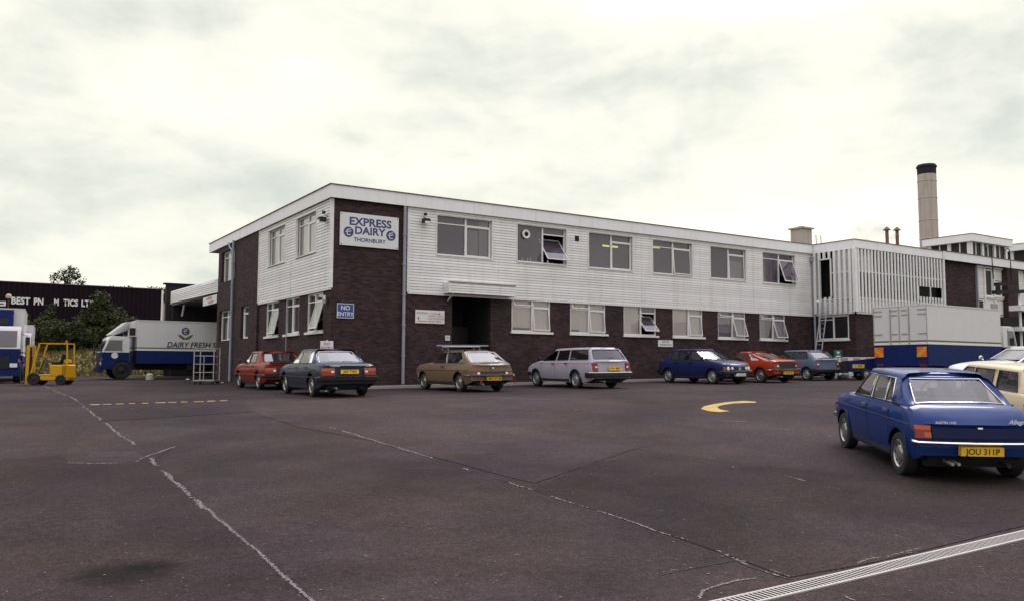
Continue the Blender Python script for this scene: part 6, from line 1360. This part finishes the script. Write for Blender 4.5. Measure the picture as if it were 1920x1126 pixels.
tag(mb.build('long_grass', None, merge=False), kind='stuff')
GT = 'trees and bushes in front of the warehouse'
P = vg(187, 72); tree('leafy_tree', 'tall dark leafy tree covering the end of the warehouse lettering', 'tree', P, 4.9, [((0, 0, 3.1), (1.1, 1.2, 1.8)), ((.9, 0, 2.2), (1.2, 1.1, 1.4)), ((-.9, 0, 1.9), (1.3, 1.2, 1.4)), ((-2.2, 0, .9), (1.1, 1.0, 1.0)), ((.1, 0, 4.1), (.6, .7, .8))], 8500, .20, 11, .14, GT)
P = vg(216, 74); tree('leafy_tree', 'slimmer tree with pale leaf tips at the right end of the row', 'tree', P, 3.9, [((0, 0, 2.4), (1.0, 1.1, 1.5)), ((.9, 0, 2.0), (1.1, 1, 1.2)), ((-.6, 0, 2.2), (1.1, 1, 1.4))], 5500, .18, 23, .1, GT)
P = vg(92, 71); tree('leafy_tree', 'pointed shrubby tree rising in front of the middle of the warehouse lettering', 'tree', P, 3.6, [((0, 0, 1.8), (1.2, 1.2, 1.5)), ((.1, 0, 3.1), (.45, .6, .9)), ((-1.1, 0, 1.2), (1.1, 1.0, 1.1)), ((1.2, 0, 1.3), (1.2, 1.1, 1.2))], 7000, .19, 37, .12, GT)
P = vg(66, 70); tree('bush', 'yellow-green bush right behind the forklift mast', 'bush', P, 2.6, [((0, 0, 1.7), (1.2, 1, 1.2)), ((-1.0, 0, 1.1), (1, .9, .9))], 3500, .17, 41, .06, GT, mats=('leaf_mid', 'leaf_light', 'leaf_light'))
P = vg(132, 69.5); tree('bush', 'dark low bush between the two taller trees', 'bush', P, 2.6, [((0, 0, 1.2), (1.8, 1.2, 1.4)), ((1.5, 0, 1.0), (1.3, 1, 1.1)), ((-1.2, 0, 1.5), (1.2, 1, 1.2))], 6500, .18, 53, .06, GT)
P = vg(236, 72); tree('bush', 'low green bush beside the cab of the dairy lorry', 'bush', P, 2.4, [((0, 0, 1.4), (1.4, 1, 1.3)), ((1.4, 0, 1.2), (1.2, 1, 1.0)), ((-1, 0, 1.0), (1.2, 1, 1.0))], 5000, .17, 61, .06, GT)
P = vg(10, 72); tree('bush', 'dark bush at the left edge behind the lorries', 'bush', P, 3, [((0, 0, 1.6), (2.2, 1.2, 1.8))], 4000, .19, 67, .06, GT)
# tree on the far hill and far bushes seen over the warehouse roof
P = onD(126, 540, 200); tree('hilltop_tree', 'thin crowned tree on the far hill above the warehouse roof', 'tree', (P.x, P.y, P.z-5), 9.0, [((-.3, 0, 8.0), (2.2, 2, 1.8)), ((-2.4, 0, 7.4), (1.7, 1.5, 1.5)), ((1.9, 0, 7.7), (2.0, 1.6, 1.7)), ((.6, 0, 9.2), (1.6, 1.4, 1.3)), ((3.0, 0, 6.3), (1.2, 1, 1.0)), ((-3.2, 0, 5.8), (.9, .9, .9)), ((0, 0, 6.0), (1.4, 1.3, 1.6))], 1700, .38, 71, .34, None, 9, mats=('leaf_dark', 'leaf_dark', 'leaf_mid'), gap=.05)
lab = ['leftmost dark treetop bump over the warehouse roof', 'second dark treetop bump over the warehouse roof', 'third dark treetop bump over the warehouse roof', 'dark treetop above the warehouse right corner', 'green treetops in the gap right of the warehouse']
for i, (px, py, s_) in enumerate(((172, 540, .8), (210, 540, 1.0), (238, 540, 1.0), (290, 543, 1.3), (312, 552, 1.6))):
    P = onD(px, py, 170); tree('far_tree', lab[i], 'tree', (P.x, P.y, P.z-4.4), 4, [((0, 0, 3.6), (2.0*s_, 1.5, 1.2*s_)), ((1.5*s_, 0, 3.4), (1.4*s_, 1, .9*s_))], 900, .4, 80+i, .15, 'far trees over the warehouse roof', 3, mats=('leaf_dark', 'leaf_mid', 'leaf_mid'))
# lamp post and white board at far left
P = onD(16, 560, 60); lp = thing('lamp_post', 'thin lamp post with a small round head at the far left edge', 'lamp post', (P.x, P.y, gz(P.x, P.y))); z_ = P.z-gz(P.x, P.y)
mb = MB(); mb.tube([(0, 0, 0), (0, 0, z_+.2)], [.08, .05], 8); mb.build('post', 'bark', lp, 60); mb = MB(); mb.lathe([(0, z_), (.16, z_+.03), (.20, z_+.15), (.13, z_+.32), (0, z_+.36)], (0, 0, 0), 'z', 14); mb.build('lamp_head', 'stack_concrete', lp, 60)
P = onD(2, 569, 58); t = thing('yard_sign', 'small white board at the left edge above the lorry', 'sign', (P.x, P.y, gz(P.x, P.y)), AZ-PI/2); z_ = P.z-gz(P.x, P.y)
mb = MB(); mb.box(-.3, .3, -.03, .03, z_-.16, z_+.16); mb.build('panel', 'sign_white', t); mb = MB(); mb.tube([(0, .05, 0), (0, .05, z_)], .03); mb.build('post', 'bark', t); mb = MB(); mb.box(-.2, .2, -.036, -.031, z_-.05, z_+.03); mb.build('lettering', 'ink', t)
blob('litter', (352, 711), .09, 'sign_white', 'scrap of white litter on the ground before the roll cage', 'litter'); blob('litter', (417, 717), .05, 'sign_white', 'tiny white scrap on the ground beside the office end wall', 'litter')
# orange stub / hydrant under lorry
P = onD(281, 700, 44); t = thing('stone_block', 'pale round stub standing under the dairy lorry', 'stub', (P.x, P.y, gz(P.x, P.y))); mb = MB(); mb.lathe([(.2, 0), (.18, .25), (.1, .32), (0, .33)], (0, 0, 0), 'z', 14); mb.build('stub', 'stack_concrete', t, 40)
